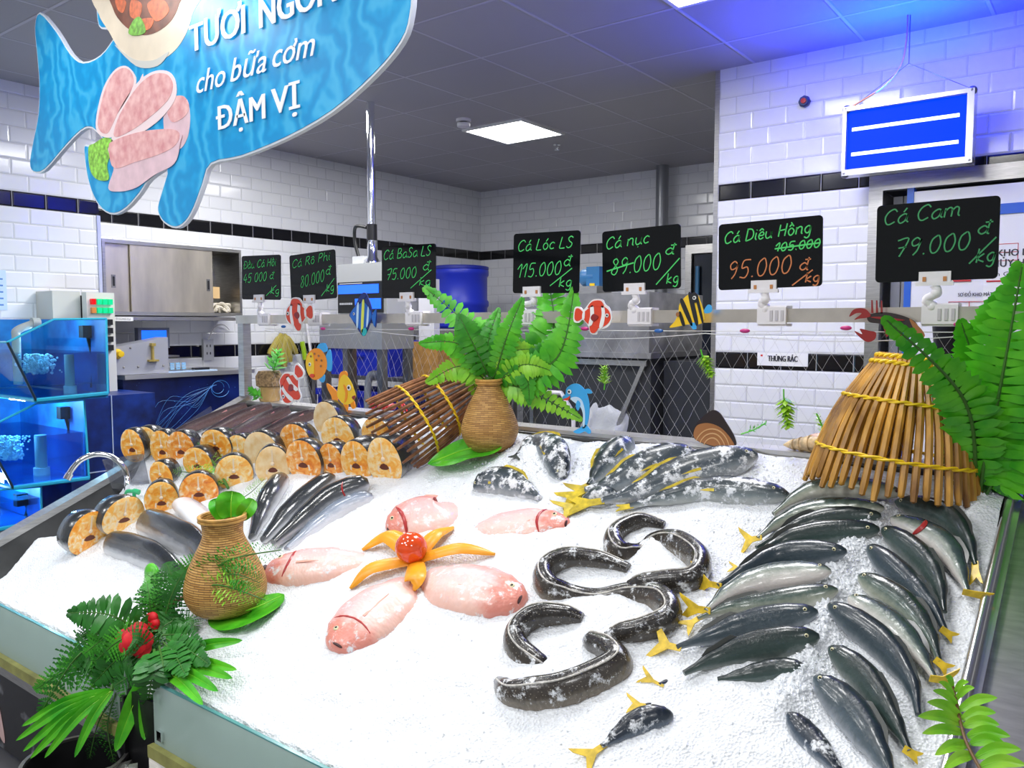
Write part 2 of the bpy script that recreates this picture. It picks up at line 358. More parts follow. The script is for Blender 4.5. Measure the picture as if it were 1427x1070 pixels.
# the white sliding leaf hangs in front of the wall, to the right
SLX = onY(1270, 400, YR - .07).x
t = thing('sliding_door', 'white sliding cold room door with blue stripe and red lettered notice', 'door', (SLX + .6, YR - .07, 0))
MB().bb((SLX, YR - .09, .12), (SLX + 1.3, YR - .045, 2.13)).build('leaf', mat('white_door', (.80, .80, .83), .3), t)
bl = mat('blue_edge', (.02, .12, .55), .35)
MB().bb((SLX - .03, YR - .095, .1), (SLX + .002, YR - .04, 2.15)).bb((SLX, YR - .096, 1.985), (SLX + 1.3, YR - .0905, 2.035)).build('blue_edge_strip', bl, t)
PY = YR - .094
MB().bb((-.58, PY, 1.56), (.2, PY + .003, 1.97)).build('notice_sheet', PAPER, t)
m = MB()
a = onY(1394, 357, PY); print_text(m, 'KHO LẠNH', a - EX * .012, EX, EZ, .21, .034, .03)
a = onY(1383, 372, PY); print_text(m, 'THỦY HẢI SẢN', a - EX * .03, EX, EZ, .30, .036, .03)
a = onY(1386, 385, PY); print_text(m, 'Fresh Cold Storage', a - EX * .06, EX, EZ, .30, .022, .0)
a = onY(1335, 413, PY); print_text(m, 'SƠ ĐỒ KHO MÁT QUẦY CÁ', V((a.x, a.y, a.z)), EX, EZ, .24, .018, .02)
m.build('lettering', INK, t)
m = MB(); a = onY(1391, 391, PY - .002); m.bb((a.x - .05, a.y, a.z - .006), (a.x + .3, a.y + .001, a.z + .002))
a = onY(1334, 388, PY - .002); m.bb((a.x - .02, a.y, a.z - .016), (a.x + .06, a.y + .001, a.z + .016))
for z in (1.84, 1.80, 1.76): m.bb((-.54, PY - .001, z), (-.44, PY, z + .003))
for x in (-.54, -.443): m.bb((x, PY - .001, 1.76), (x + .003, PY, 1.843))
for z in (1.525, 1.565): m.bb((-.73, PY - .001, z), (-.4, PY, z + .003))
for x in (-.73, -.64, -.55, -.46): m.bb((x, PY - .001, 1.525), (x + .003, PY, 1.567))
m.build('red_lines', mat('red_print', (.55, .02, .03), .5), t)
# black tub near the door
a = onY(1332, 470, 3.6)
MB().lathe([(.07, -.1), (.085, .05), (.09, .055), (.08, .055), (.07, -.05)], a, 20).lathe([(.05, -a.z), (.05, -.1)], a, 12).build('waste_bin', BLACKP, label='black round topped bin by the cold room door', category='bin')

# --- light box hung in front of the right wall
BY = 4.4; x0, x1, z0, z1 = -1.215, -.625, 2.215, 2.56
bx = thing('insect_light_box', 'blue glowing light box hung by wires before the tiled wall', 'light box', ((x0 + x1) / 2, BY, z0))
m = MB().bb((x0, BY, z0), (x1, BY + .09, z0 + .03)).bb((x0, BY, z1 - .02), (x1, BY + .09, z1)).bb((x0, BY, z0 + .03), (x0 + .016, BY + .09, z1 - .02)).bb((x1 - .03, BY, z0 + .03), (x1, BY + .09, z1 - .02)).bb((x0 + .01, BY + .08, z0 + .02), (x1 - .01, BY + .09, z1 - .01))
m.build('frame', mat('light_frame_steel', (.62, .63, .66), .25, .6), bx)
MB().bb((x0 + .016, BY + .03, z0 + .03), (x1 - .03, BY + .05, z1 - .02)).build('glow_panel', mat('blue_glow', (.0, .0, .05), .6, emit=(.0, .05, 1), estr=.95, spec=.1), bx)
for k, z in enumerate((z0 + .10, z0 + .225)):
    m = MB()
    for i in range(11): m.bb((x0 + .04 + i * .0445, BY + .02, z), (x0 + .04 + i * .0445 + .0415, BY + .028, z + .016))
    m.build('tube', mat('white_tube', (.8, .9, 1), .4, emit=(.72, .92, 1), estr=1.6), bx)
m = MB()
for x, z in ((x0 + .012, z0 + .012), (x1 - .012, z0 + .012), (x0 + .012, z1 - .008), (x1 - .012, z1 - .008)): m.ball((x, BY + .02, z), .022, 6)
m.build('corner_cap', mat('cap_grey', (.15, .15, .17), .3, .5), bx)
hk = V((-.92, BY + .03, CEIL))
MB().tube([V((x0 + .03, BY + .04, z1)), hk - EZ * .23], .002, 5).tube([V((x1 - .01, BY + .04, z1)), hk - EZ * .23], .002, 5).tube([hk - EZ * .23, hk], .003, 5).build('suspension_wire', STEELD, bx)
MB().tube(cr([V((x0 + .02, BY + .03, z1)), hk + V((-.12, -.01, -.33)), hk + V((-.035, -.01, -.24)), hk + V((-.012, -.01, -.12)), hk + V((-.01, -.01, 0))]), .0045, 6).build('power_cord', COPPER, bx)
lb = area('light_box_glow', ((x0 + x1) / 2, BY - .02, z1 + .03), .5, 46, (.0, .025, 1), (math.radians(180 + 32), 0, 0), .1)
# alarm button
p = onY(1122, 142, YR)
t = thing('alarm_button', 'small round alarm button with red centre on white tiles', 'alarm button', p)
MB().lathe([(.032, 0), (.032, .02), (.024, .028), (.0, .028)], p, 8, -EY).build('bezel', mat('navy_bezel', (.03, .05, .16), .3), t)
MB().lathe([(.015, .028), (.014, .036), (.0, .037)], p, 14, -EY).build('button', REDP, t)
# name plate on the lower black band
a, b = onY(1056, 491, YR), onY(1126, 511, YR)
t = thing('name_plate', 'white sign reading THÙNG RÁC on the black tile band', 'sign', (a.x, YR, b.z))
MB().bb((a.x, YR - .006, b.z), (b.x, YR - .001, a.z)).build('plate', PAPER, t)
m = MB(); print_text(m, 'THÙNG RÁC', (a.x + .065, YR - .0065, b.z + .027), EX, EZ, .17, .034, .06); m.build('lettering', INK, t)
MB().bb((a.x + .02, YR - .0072, a.z - .022), (a.x + .032, YR - .006, a.z - .012)).build('red_mark', REDP, t)

# ================================================================ BACK ROOM
# sliding-door wall cabinet
CX = -5.6; cy0, cy1, cz0, cz1 = 2.75, 3.84, 1.52, 2.04
t = thing('wall_cabinet', 'stainless wall cabinet with sliding doors beside the tiled wall', 'cabinet', ((XL + CX) / 2, (cy0 + cy1) / 2, cz0))
MB().bb((XL + .002, cy0, cz0), (CX, cy1, cz0 + .025)).bb((XL + .002, cy0, cz1 - .025), (CX, cy1, cz1)).bb((XL + .002, cy0, cz0 + .025), (CX, cy0 + .02, cz1 - .025)).bb((XL + .002, cy1 - .02, cz0 + .025), (CX, cy1, cz1 - .025)).bb((XL + .002, cy0 + .02, cz0 + .025), (XL + .012, cy1 - .02, cz1 - .025)).build('body', STEEL, t)
DS = mat('warm_steel', (.66, .60, .50), .3, .85, .18, 5, stretch=(1, 1.5, .4))
for k, (y0, y1, xx, hy) in enumerate(((cy0 + .022, cy0 + .30, CX - .03, cy0 + .085), (cy0 + .2, cy0 + .84, CX - .008, cy0 + .80))):
    dd = MB().bb((xx - .012, y0, cz0 + .026), (xx, y1, cz1 - .026)).build('door', DS, t)
    MB().bb((xx - .001, hy - .014, 1.71), (xx + .004, hy + .014, 1.80)).build('handle', STEELD, dd)
    MB().bb((xx + .004, hy - .007, 1.722), (xx + .0055, hy + .007, 1.788)).build('grip_slot', BLACKP, dd)
MB().bb((XL + .1, cy1 - .2, 1.66), (CX - .12, cy1 - .12, 1.75)).build('cardboard_box', mat('tan_card', (.62, .42, .2), .7), label='small tan box inside the open end of the steel cabinet', category='box')
rr = MB()
for i in range(9):
    c = V((CX - .15, cy1 - .17 + .012 * i, cz0 + .045 + .018 * (i % 3)))
    rr.tube(cr([c + V((.05 * math.cos(a * 1.3 + i), .045 * math.sin(a + i * .4), .025 * math.sin(2 * a + i))) for a in (0, 1.2, 2.4, 3.6, 4.8, 6)]), .011, 6)
rr.build('cloth', mat('cream_cloth', (.62, .57, .47), .9), label='crumpled cream cloth lying in the open end of the cabinet', category='cloth')
# side counter with printed front
ky0, ky1, KX = 2.66, 3.75, -5.35
t = thing('side_counter', 'wall counter with steel top and deep blue printed jellyfish front', 'counter', ((XL + KX) / 2, (ky0 + ky1) / 2, 0))
MB().bb((XL + .002, ky0 + .08, 1.085), (KX + .02, ky1, 1.115)).build('worktop', mat('worktop_steel', (.62, .62, .62), .28, .8), t)
MB().bb((XL + .005, ky0 + .08, 0), (KX - .01, ky1 - .02, 1.085)).build('front_panel', mat('deep_blue_print', (.004, .010, .075), .3, var=.7, scale=4, col2=(.008, .022, .16)), t)
m = MB(); o = V((KX - .0085, ky1 - .2, .98))
def kk(y, z): return o + V((0, y, z))
for i in range(10):
    a = i / 9; m.tube(cr([kk(-.16 + .05 * a, .03), kk(-.26 - .1 * a, -.03 - .1 * (1 - a)), kk(-.42 - .16 * a + .06 * math.sin(i), -.15 - .1 * math.cos(i * 2)), kk(-.55 - .12 * a, -.32 + .06 * math.sin(i * 3))]), .0009, 4)
m.tube([kk(y, z) for y, z in ell(-.08, .0, .075, .062, 20)], .002, 4)
m.tube([kk(y, z) for y, z in ell(-.1, .01, .05, .045, 20)], .002, 4)
random.seed(3)
for i in range(60): m.ball(kk(random.uniform(-.95, .12), random.uniform(-.45, .08)), random.uniform(.001, .0025), 3)
m.build('jellyfish_print', mat('pale_blue_ink', (.06, .26, .66), .4), t)
# shelf under the cabinet
MB().bb((XL + .002, ky0 - .1, 1.485), (KX - .1, ky1 + .1, 1.51)).build('wall_shelf', STEEL, label='long steel shelf running under the wall cabinet', category='shelf')
a = V((KX - .099, ky0 + .05, 1.488)); m = MB().bb((a.x, a.y, 1.478), (a.x + .003, a.y + .16, 1.506)); tt = m.build('shelf_tag', PAPER, label='white paper tag stuck on the left end of the steel shelf', category='tag')
m = MB(); print_text(m, 'Ô DỤNG CỤ', V((a.x + .0035, a.y + .04, 1.487)), EY, EZ, .1, .012, .0, off=.0005); m.build('lettering', INK, tt)
# weighing scale on the counter
c = onX(222, 490, -5.62); c = V((-5.62, c.y, 1.117))
t = thing('weighing_scale', 'white counter scale with lit blue display on steel worktop', 'scale', c)
MB().prism([(0, 0), (.3, 0), (.3, .06), (.12, .1), (0, .1)], c + V((.17, -.12, 0)), -EX, EZ, .24).build('body', mat('scale_white', (.72, .74, .78), .35), t)
MB().box(c + V((-.02, 0, .108)), (.2, .22, .012)).build('pan', STEEL, t)
m = MB()
for i in range(4):
    for j in range(5): m.box(c + V((.165 - .03 * 0, -.09 + j * .045, .02 + i * .001 + .012 * i)), (.008, .03, .008))
m.build('key', mat('pale_blue_key', (.25, .55, .85), .4), t)
MB().box(c + V((-.1, 0, .14)), (.03, .03, .12)).build('column', GREYP, t)
q = MB().box(c + V((-.09, 0, .24)), (.05, .24, .15)).build('display', mat('display_case', (.2, .22, .28), .4), t)
MB().box(c + V((-.064, 0, .245)), (.004, .19, .1)).build('screen', SCRB, q)
# bag sealing machine
a = onX(187, 500, -5.42); b = V((-5.45, a.y, 1.117))
t = thing('bag_sealer', 'grey metal machine with round yellow knob beside fish tank', 'machine', b)
MB().prism([(-.26, 0), (.22, 0), (.22, .25), (.05, .22), (-.26, .17)], b + V((.08, 0, 0)), EY, EZ, .16).build('housing', mat('machine_grey', (.40, .41, .46), .35, .2), t)
MB().lathe([(.03, 0), (.034, .02), (.02, .035), (.02, .07), (.0, .072)], onX(162, 493, -5.37), 14, EX).build('knob', YEL, t)
MB().box(b + V((.09, .1, .14)), (.02, .012, .12)).box(b + V((.095, .1, .2)), (.03, .03, .02)).box(b + V((.095, .1, .09)), (.03, .07, .012)).build('latch', mat('brass', (.6, .45, .12), .35, .6), t)
m = MB()
for y, z in ((-.1, .05), (0, .05), (.18, .05), (-.05, .18)): m.ball(b + V((.08, y, z)), .008, 5)
m.build('screw', STEELD, t)
# board and knife, socket, control box
a = V((-5.45, 3.25, 1.117)); MB().bb((a.x - .06, a.y - .22, 1.116), (a.x + .06, a.y + .22, 1.122)).build('cutting_board', mat('blue_white_board', (.45, .6, .85), .5), label='thin pale blue board flat on the steel side counter', category='board')
t = thing('knife', 'long knife with dark handle lying on the pale blue board', 'knife', (a.x, a.y, 1.124))
MB().prism([(-.2, -.012), (.06, -.02), (.06, .02), (-.17, .02)], V((a.x, a.y, 1.127)), EY, EX, .003).build('blade', STEEL, t); MB().box((a.x, a.y + .12, 1.13), (.025, .13, .016)).build('handle', BLACKP, t)
a = onX(288, 487, XL); t = thing('wall_socket', 'grey double socket on the black band above side counter', 'socket', a)
MB().box(a + V((.015, 0, 0)), (.028, .09, .17)).build('plate', GREYP, t); MB().box(a + V((.03, -.015, .03)), (.002, .008, .02)).box(a + V((.03, .015, .03)), (.002, .008, .02)).box(a + V((.03, -.015, -.03)), (.002, .008, .02)).box(a + V((.03, .015, -.03)), (.002, .008, .02)).build('slot', INK, t)
MB().tube(cr([a + V((.03, 0, .08)), a + V((.04, .05, .18)), a + V((.03, .14, .2)), a + V((.02, .2, .16))]), .005, 5).build('cable', WHITEP, t)
c0 = onX(80, 440, -5.3); c1 = onX(158, 440, -5.3)
t = thing('control_box', 'beige control box with red and green buttons behind the tanks', 'control box', (-5.3, (c0.y + c1.y) / 2, 1.0))
MB().bb((-5.59, c0.y, 1.40), (-5.36, c0.y + .17, 1.665)).build('side_housing', mat('beige_metal', (.62, .61, .54), .4), t)
MB().bb((-5.34, c0.y + .17, 1.02), (-5.28, c1.y, 1.66)).build('face_plate', mat('pale_beige', (.72, .71, .64), .4), t)
MB().bb((-5.59, c0.y + .17, 1.40), (-5.36, c0.y + .26, 1.64)).build('inside', BLACKP, t)
W_ = c1.y - c0.y - .17
gl, rl, ol = mat('green_button', (.0, .5, .2), .25, emit=(0, .8, .3), estr=.35), mat('red_button', (.6, .0, .0), .25, emit=(.9, 0, 0), estr=.3), mat('orange_button', (.7, .25, .05), .3)
for r in range(6):
    for k in range(4 if r < 2 else 2):
        col = BLACKP if r >= 2 else (rl if k == 0 and r == 0 else ol if k == 0 else gl)
        y = c0.y + .17 + W_ * ((.2 + .2 * k) if r < 2 else (.3 + .4 * k))
        if r > 2 and k == 0: continue
        MB().box((-5.27, y, 1.60 - r * .055 - (.02 if r >= 2 else 0)), (.03, W_ * (.15 if r < 2 else .3), .036)).build('button', col, t)
# paper notice at left edge
a = onX(-20, 375, NWX + .02); b = onX(12, 432, NWX + .02)
t = thing('wall_notice', 'pale blue paper notice taped to the tiled wall at far left', 'notice', (NWX + .01, a.y, b.z))
MB().bb((NWX + .001, a.y, b.z), (NWX + .004, b.y, a.z)).build('sheet', mat('pale_blue_paper', (.6, .75, .95), .5), t)
m = MB()
for i in range(5): m.bb((NWX + .004, a.y + .02, a.z - .06 - i * .04), (NWX + .005, b.y - .02, a.z - .05 - i * .04))
m.build('ruled_line', mat('blue_ink', (.1, .25, .6), .5), t)

# --- glass fish tanks in three tiers (they run from the left wall, end panes towards the aisle)
TG, WATER = glass('tank_glass', (.78, .94, .99), .08), glass('tank_water', (.55, .80, .97), .04, .05)
TB = mat('tank_back', (.0, .14, .66), .5, var=.5, scale=4, col2=(.01, .36, .86)); SEAM = mat('tank_seam', (.03, .22, .36), .2); EDGE = mat('glass_edge', (.05, .55, .75), .15)
PVC = mat('pipe_grey', (.42, .48, .48), .4); TX0, TX1 = -5.58, -4.6
def tank(lab, prof, wl, px, pipes, bub):
    """prof: end pane corners as picture points: front top, cut top, back top, back bottom, front bottom"""
    P = [onX(u, v, px) for u, v in prof]; yz = [(p.y, p.z) for p in P]
    t = thing('fish_tank', lab, 'fish tank', (px - .5, (P[3].y + P[4].y) / 2, P[3].z), 'tiers of fish tanks')
    MB().prism(yz, V((px, 0, 0)), EY, EZ, .008).build('end_pane', TG, t)
    f0, f1, b1, b0 = P[0], P[1], P[3], P[4]
    def strip(mb, a, b, r): mb.tube([a, b], r, 6); return mb
    MB().rings([[b0, f0], [V((TX0, b0.y, b0.z)), V((TX0, f0.y, f0.z))]], (False, False), False).build('front_pane', TG, t)
    s = MB(); strip(s, b0 + EX * .003, f0 + EX * .003, .007); s.build('corner_seam', mat('dark_seam', (.01, .03, .05), .3), t)
    e = MB()
    for a, b in ((P[0], P[1]), (P[1], P[2]), (P[2], P[3])): strip(e, a, b, .006)
    strip(e, f0, V((TX0, f0.y, f0.z)), .006); e.build('glass_rim', EDGE, t)
    e = MB(); strip(e, b0, b1, .012); strip(e, b0, V((TX0, b0.y, b0.z)), .012); e.build('base_edge', mat('base_edge', (.03, .42, .62), .2), t)
    back = P[2].y
    MB().bb((TX0, back, P[3].z), (px - .01, back + .01, P[2].z)).bb((TX0, b0.y, b0.z - .012), (px - .01, back, b0.z)).bb((TX0 - .01, P[0].y, P[3].z), (TX0, back, P[2].z)).build('back_panel', TB, t)
    wz = onX(80, wl, px).z; k = (wz - b0.z) / (f0.z - b0.z); fy = b0.y + (f0.y - b0.y) * k
    MB().prism([(fy + .01, wz), (back - .005, wz), (back - .005, b0.z + .01), (b0.y + .01, b0.z + .01)], V((px - .02, 0, 0)), EY, EZ, (px - TX0) - .04).build('water', WATER, t)
    for (u, v0, v1, r, cap) in pipes:
        a, b = onX(u, v0, px - .25), onX(u, v1, px - .25); q = MB().tube([V((a.x, a.y, b0.z + .005)), a], r, 14); q.build('standpipe', PVC, t)
        if cap: MB().tube([V((a.x, a.y, b0.z + .004)), V((a.x, a.y, b0.z + .05))], r * 1.35, 14).build('pipe_collar', mat('pipe_white', (.7, .75, .75), .4), t)
    if bub:
        m = MB(); random.seed(int(bub[0]))
        for i in range(420):
            a = onX(bub[0] + random.gauss(0, bub[2]), random.uniform(wl + 2, bub[1]), px - .3 + random.uniform(-.08, .08)); m.ball(a, random.uniform(.004, .011), 3)
        m.build('air_bubbles', mat('bubble_white', (.75, .9, .95), .3), t, kind='stuff')
    a, b = onX(prof[2][0] - 28, prof[2][1] + 18, px - .2), onX(prof[3][0] - 22, prof[3][1] - 8, px - .2)
    MB().tube(cr([a, (a + b) / 2 + V((0, .02, 0)), b]), .009, 6).box(a, (.05, .06, .07)).build('pump_hose', BLACKP, t)
    l = bpy.data.lights.new('tank_fill_light', 'POINT'); l.energy = 9; l.color = (.5, .8, 1); l.shadow_soft_size = .04  # unseen light added inside each tank to brighten the blue water
    o = bpy.data.objects.new('tank_fill_light', l); o.location = (px - .3, (fy + back) / 2, P[2].z - .03); COL.objects.link(o); o.parent = None
    return t
tank('topmost blue fish tank with thick pipe and white bubbles', [(10, 477), (75, 445), (148, 444), (150, 548), (50, 558)], 492, TX1, [(96, 494, 545, .026, 1)], (52, 520, 10))
tank('middle blue fish tank below the topmost tank', [(-25, 600), (51, 562), (117, 557), (124, 666), (18, 680)], 606, TX1 - .12, [(56, 606, 660, .032, 1)], (14, 640, 9))
tank('lowest blue fish tank at the foot of the tank stack', [(-70, 700), (-20, 684), (57, 678), (58, 726), (-40, 745)], 690, TX1 - .22, [], None)
t = MB().bb((TX0, 2.20, 0), (TX1 - .35, 2.735, 1.02)).build('tank_stand', mat('stand_blue', (.004, .02, .16), .35, var=.6, scale=5, col2=(.01, .06, .4)), label='deep blue printed panel below and behind the fish tanks', category='stand')
MB().bb((TX1 - .349, 2.22, .55), (TX1 - .345, 2.226, 1.0)).bb((TX1 - .349, 2.45, .3), (TX1 - .345, 2.456, 1.02)).bb((TX1 - .349, 2.22, .56), (TX1 - .345, 2.45, .566)).build('white_joint', mat('joint_white', (.55, .65, .8), .4), t)
# elbow pipe above the first tank
a = onX(22, 460, TX1 - .3); b = onX(36, 450, TX1 - .3)
MB().tube(cr([V((a.x, a.y, a.z - .3)), V((a.x, a.y, a.z - .05)), V((a.x, a.y + .01, a.z)), b + V((0, .05, 0))]), .022, 10).lathe([(.03, 0), (.03, .04)], b + V((0, .03, 0)), 12, EY).build('elbow_pipe', PVC, label='grey elbow pipe rising inside the front of the top tank', category='pipe')

# --- label scale, sink table, pole, drums
t = thing('label_scale', 'grey label printing scale with two blue screens below steel pole', 'scale', (-4.18, 3.9, 1.5))
MB().bb((-4.42, 3.80, 1.50), (-3.93, 4.0, 1.87)).build('housing', mat('scale_grey', (.50, .51, .51), .4), t)
MB().bb((-4.40, 3.785, 1.535), (-3.96, 3.799, 1.745)).build('fascia', BLACKP, t)
MB().bb((-4.39, 3.78, 1.665), (-3.99, 3.7845, 1.725)).build('upper_screen', SCRB, t)
MB().bb((-4.22, 3.78, 1.56), (-3.97, 3.7845, 1.63)).build('lower_screen', SCRB, t)
m = MB()
for i in range(7): m.bb((-4.38 + i * .019, 3.782, 1.59), (-4.366 + i * .019, 3.7845, 1.604))
m.bb((-4.38, 3.782, 1.731), (-4.15, 3.7845, 1.738)).build('printed_mark', GREYP, t)
pz = V((onY(518, 300, 3.9).x, 3.9, 0))
t = thing('ceiling_pole', 'chrome pole hanging from the ceiling to the grey scale', 'pole', (pz.x, pz.y, 1.87))
MB().tube([pz + EZ * 1.88, pz + EZ * CEIL], .028, 16).build('pole', CHROME, t)
MB().tube([pz + EZ * 2.03, pz + EZ * 2.14], .036, 16).build('collar', BLACKP, t)
MB().lathe([(.05, 1.872), (.05, 1.89), (.036, 1.92), (.036, 2.03)], pz, 16).build('foot', CHROME, t)
MB().tube(cr([pz + V((-.03, -.02, 2.12)), pz + V((-.13, -.03, 2.13)), pz + V((-.15, -.02, 2.03)), pz + V((-.11, -.02, 1.91))]), .012, 8).build('cable', BLACKP, t)
MB().box(pz + V((-.09, -.02, 1.90)), (.11, .06, .05)).build('plug', GREYP, t)
t = thing('prep_sink', 'stainless sink on legs with grey drain pipe behind the rail', 'sink', (-4.25, 3.9, 0))
m = MB(); sx0, sx1, sy0, sy1 = -4.56, -3.93, 3.75, 4.05
m.bb((sx0, sy0, 1.31), (sx1, sy0 + .02, 1.49)).bb((sx0, sy1 - .02, 1.31), (sx1, sy1, 1.49)).bb((sx0, sy0 + .02, 1.31), (sx0 + .02, sy1 - .02, 1.49)).bb((sx1 - .02, sy0 + .02, 1.31), (sx1, sy1 - .02, 1.49)).bb((sx0, sy0, 1.29), (sx1, sy1, 1.31))
m.build('basin', mat('sink_steel', (.56, .56, .55), .3, .75), t)
for x, y in ((sx0 + .03, sy0 + .03), (sx1 - .03, sy0 + .03), (sx0 + .03, sy1 - .03), (sx1 - .03, sy1 - .03), (-4.3, sy0 + .03)): MB().box((x, y, .645), (.05, .05, 1.29)).build('leg', STEELD, t)
MB().bb((sx0, sy0, .50), (sx1, sy1, .53)).build('under_shelf', STEELD, t)
MB().tube(cr([V((-4.04, 3.84, 1.295)), V((-4.04, 3.84, 1.17)), V((-4.06, 3.84, 1.12)), V((-4.14, 3.82, 1.06)), V((-4.16, 3.82, .54))]), .025, 10).build('drain_pipe', mat('drain_grey', (.32, .34, .38), .35, .3), t)
MB().bb((-4.12, 4.30, 1.33), (-3.97, 4.36, 1.78)).build('white_box', mat('white_cab', (.66, .66, .72), .4), label='narrow white box standing right of the sink behind the rail', category='cabinet')
def crate(x, y, z, w, d, h, lab):
    t = thing('plastic_crate', lab, 'crate', (x, y, z), 'blue plastic crates')
    m = MB(); k = .02
    m.bb((x - w / 2, y - d / 2, z), (x + w / 2, y + d / 2, z + k)).bb((x - w / 2, y - d / 2, z + k), (x + w / 2, y - d / 2 + k, z + h)).bb((x - w / 2, y + d / 2 - k, z + k), (x + w / 2, y + d / 2, z + h)).bb((x - w / 2, y - d / 2 + k, z + k), (x - w / 2 + k, y + d / 2 - k, z + h)).bb((x + w / 2 - k, y - d / 2 + k, z + k), (x + w / 2, y + d / 2 - k, z + h))
    m.build('body', BLUEP, t)
    MB().bb((x - w / 2 - .015, y - d / 2 - .015, z + h - .05), (x + w / 2 + .015, y - d / 2, z + h)).bb((x - .1, y - d / 2 - .012, z + h * .55), (x + .1, y - d / 2, z + h * .62)).build('rim', BLUEP, t)
crate(-4.85, 4.5, 0, .8, .42, .48, 'blue crate on the floor below the sink, left one')
crate(-4.80, 4.5, 1.06, .74, .4, .27, 'blue crate on stand behind the sink drain')
crate(-4.85, 4.5, .50, .8, .42, .44, 'blue crate in the middle of the stack behind the sink')
crate(-4.0, 4.5, .0, .7, .42, .48, 'blue crate on the floor behind the lying bamboo trap')
def drum(x, y, z, lab):
    t = thing('plastic_drum', lab, 'drum', (x, y, z), 'blue plastic drums')
    MB().lathe([(.25, 0), (.27, .02), (.27, .2), (.285, .22), (.285, .26), (.27, .28), (.27, .5), (.285, .52), (.285, .56), (.26, .6), (.24, .61), (.0, .61)], (x, y, z), 28).build('body', BLUEP, t)
    MB().lathe([(.275, .565), (.285, .575), (.285, .6), (.27, .605)], (x, y, z), 28).build('lid_ring', mat('navy_plastic', (.01, .02, .3), .4), t)
drum(-5.28, 6.1, 1.42, 'blue plastic drum standing behind the third price board from the left')
MB().bb((-5.7, 5.7, 1.35), (-4.3, 6.6, 1.42)).bb((-5.65, 5.75, 0), (-5.6, 5.8, 1.35)).bb((-4.4, 5.75, 0), (-4.35, 5.8, 1.35)).bb((-5.65, 6.5, 0), (-5.6, 6.55, 1.35)).bb((-4.4, 6.5, 0), (-4.35, 6.55, 1.35)).build('storage_rack', STEELD, label='steel rack carrying the blue drum in the back corner', category='rack')
a = onY(602, 490, 4.4)
MB().bb((a.x - .15, 4.32, 1.061), (a.x + .13, 4.62, 1.328)).build('tan_bin', mat('tan_plastic', (.42, .22, .06), .55, var=.2), label='tan brown bin beneath the rail behind the lying trap', category='bin')
MB().bb((-5.3, 4.27, 1.03), (-3.6, 4.73, 1.058)).bb((-5.3, 4.27, 0), (-5.26, 4.29, 1.03)).bb((-3.64, 4.27, 0), (-3.6, 4.29, 1.03)).bb((-5.3, 4.71, 0), (-5.26, 4.73, 1.03)).bb((-3.64, 4.71, 0), (-3.6, 4.73, 1.03)).build('low_stand', STEELD, label='low steel stand carrying a blue crate and the tan brown bin', category='stand')
# ice machine in the middle
mx0, mx1, my = -3.42, -2.41, 4.6
t = thing('ice_machine', 'steel hooded ice machine with sloping dark chute and heap of ice', 'machine', ((mx0 + mx1) / 2, my, 0))
MB().bb((mx0, my, 1.27), (mx1, my + .8, 1.66)).bb((mx0 - .02, my - .03, 1.24), (mx1 + .03, my + .82, 1.275)).build('hood', mat('hood_steel', (.42, .41, .41), .32, .85, .25, 7), t)
MB().bb((mx0, my + .03, .12), (mx1, my + .8, 1.24)).build('dark_body', mat('dark_body', (.035, .037, .042), .4), t)
MB().bb((mx0 + .04, my + .002, 1.19), (mx1 - .02, my + .03, 1.225)).build('sill', STEEL, t)
for k, (x, zz) in enumerate(((mx1 - .06, 1.19), (mx0 + .08, .98))):
    MB().prism([(0, 0), (.03, 0), (.03 - .28 * (1 - k), -.62), (-.28 * (1 - k), -.62)], V((x, my + .0, zz)), EX, EZ, .03).build('slanted_rail', STEEL, t)
q = MB(); g = [[mx1 - .42 + .0 * i + j * .05 for j in range(7)] for i in range(6)]
q.rings([[V((mx1 - .47 + j * .055 - i * .012, my + .012 - .006 * math.sin(PI * j / 6), .8 + i * .07 + .018 * math.sin(j * 2.1 + i))) for j in range(7)] for i in range(5)], (False, False), False)
hb = MB(); hb.ball((mx1 - .36, my + .10, .70), .20, 26, (1.05, .62, 1.35)); hb.v = [p + V((.05, -.03, .09)) * noise.noise(p * 7) + V((.01, -.012, .02)) * noise.noise(p * 26) for p in hb.v]; hb.build('ice_heap', mat('heap_ice', (.50, .52, .55), .4, bump=.6, scale=60), t)
m = MB(); m.tube([V((mx0 + .05, my - .02, .99)), V((mx0 + .36, my - .02, .99)), V((mx0 + .46, my - .02, .86)), V((mx0 + .46, my - .02, .6)), V((mx0 + .05, my - .02, .6))], .016, 8).build('hatch_frame', WHITEP, t)
for x in (mx0 + .06, mx1 - .06): MB().box((x, my + .4, .06), (.06, .06, .12)).build('foot', BLACKP, t)
MXo = onY(825, 390, my + .3).x + 2.85
t = thing('electric_motor', 'blue gear motor on top of the steel ice machine', 'motor', (-2.84 + MXo, my + .3, 1.66))
MB().bb((-2.95 + MXo, my + .2, 1.66), (-2.75 + MXo, my + .4, 1.72)).build('mount', STEEL, t)
MB().lathe([(.0, 0), (.05, 0), (.062, .015), (.062, .12), (.05, .135), (.0, .135)], (-2.93 + MXo, my + .3, 1.785), 18, EX).lathe([(.03, .135), (.03, .17), (.0, .17)], (-2.93 + MXo, my + .3, 1.785), 12, EX).bb((-2.86 + MXo, my + .24, 1.72), (-2.755 + MXo, my + .36, 1.855)).build('casing', mat('motor_blue', (.03, .16, .36), .4), t)
MB().bb((-2.83 + MXo, my + .235, 1.72), (-2.79 + MXo, my + .24, 1.74)).build('rating_plate', YEL, t)
t = MB().tube([V((-3.6, 7.1, 0)), V((-3.6, 7.1, CEIL))], .06, 16).build('vertical_duct', mat('duct_grey', (.25, .26, .28), .35, .5), label='grey vertical duct against the back wall right of the boards', category='duct')
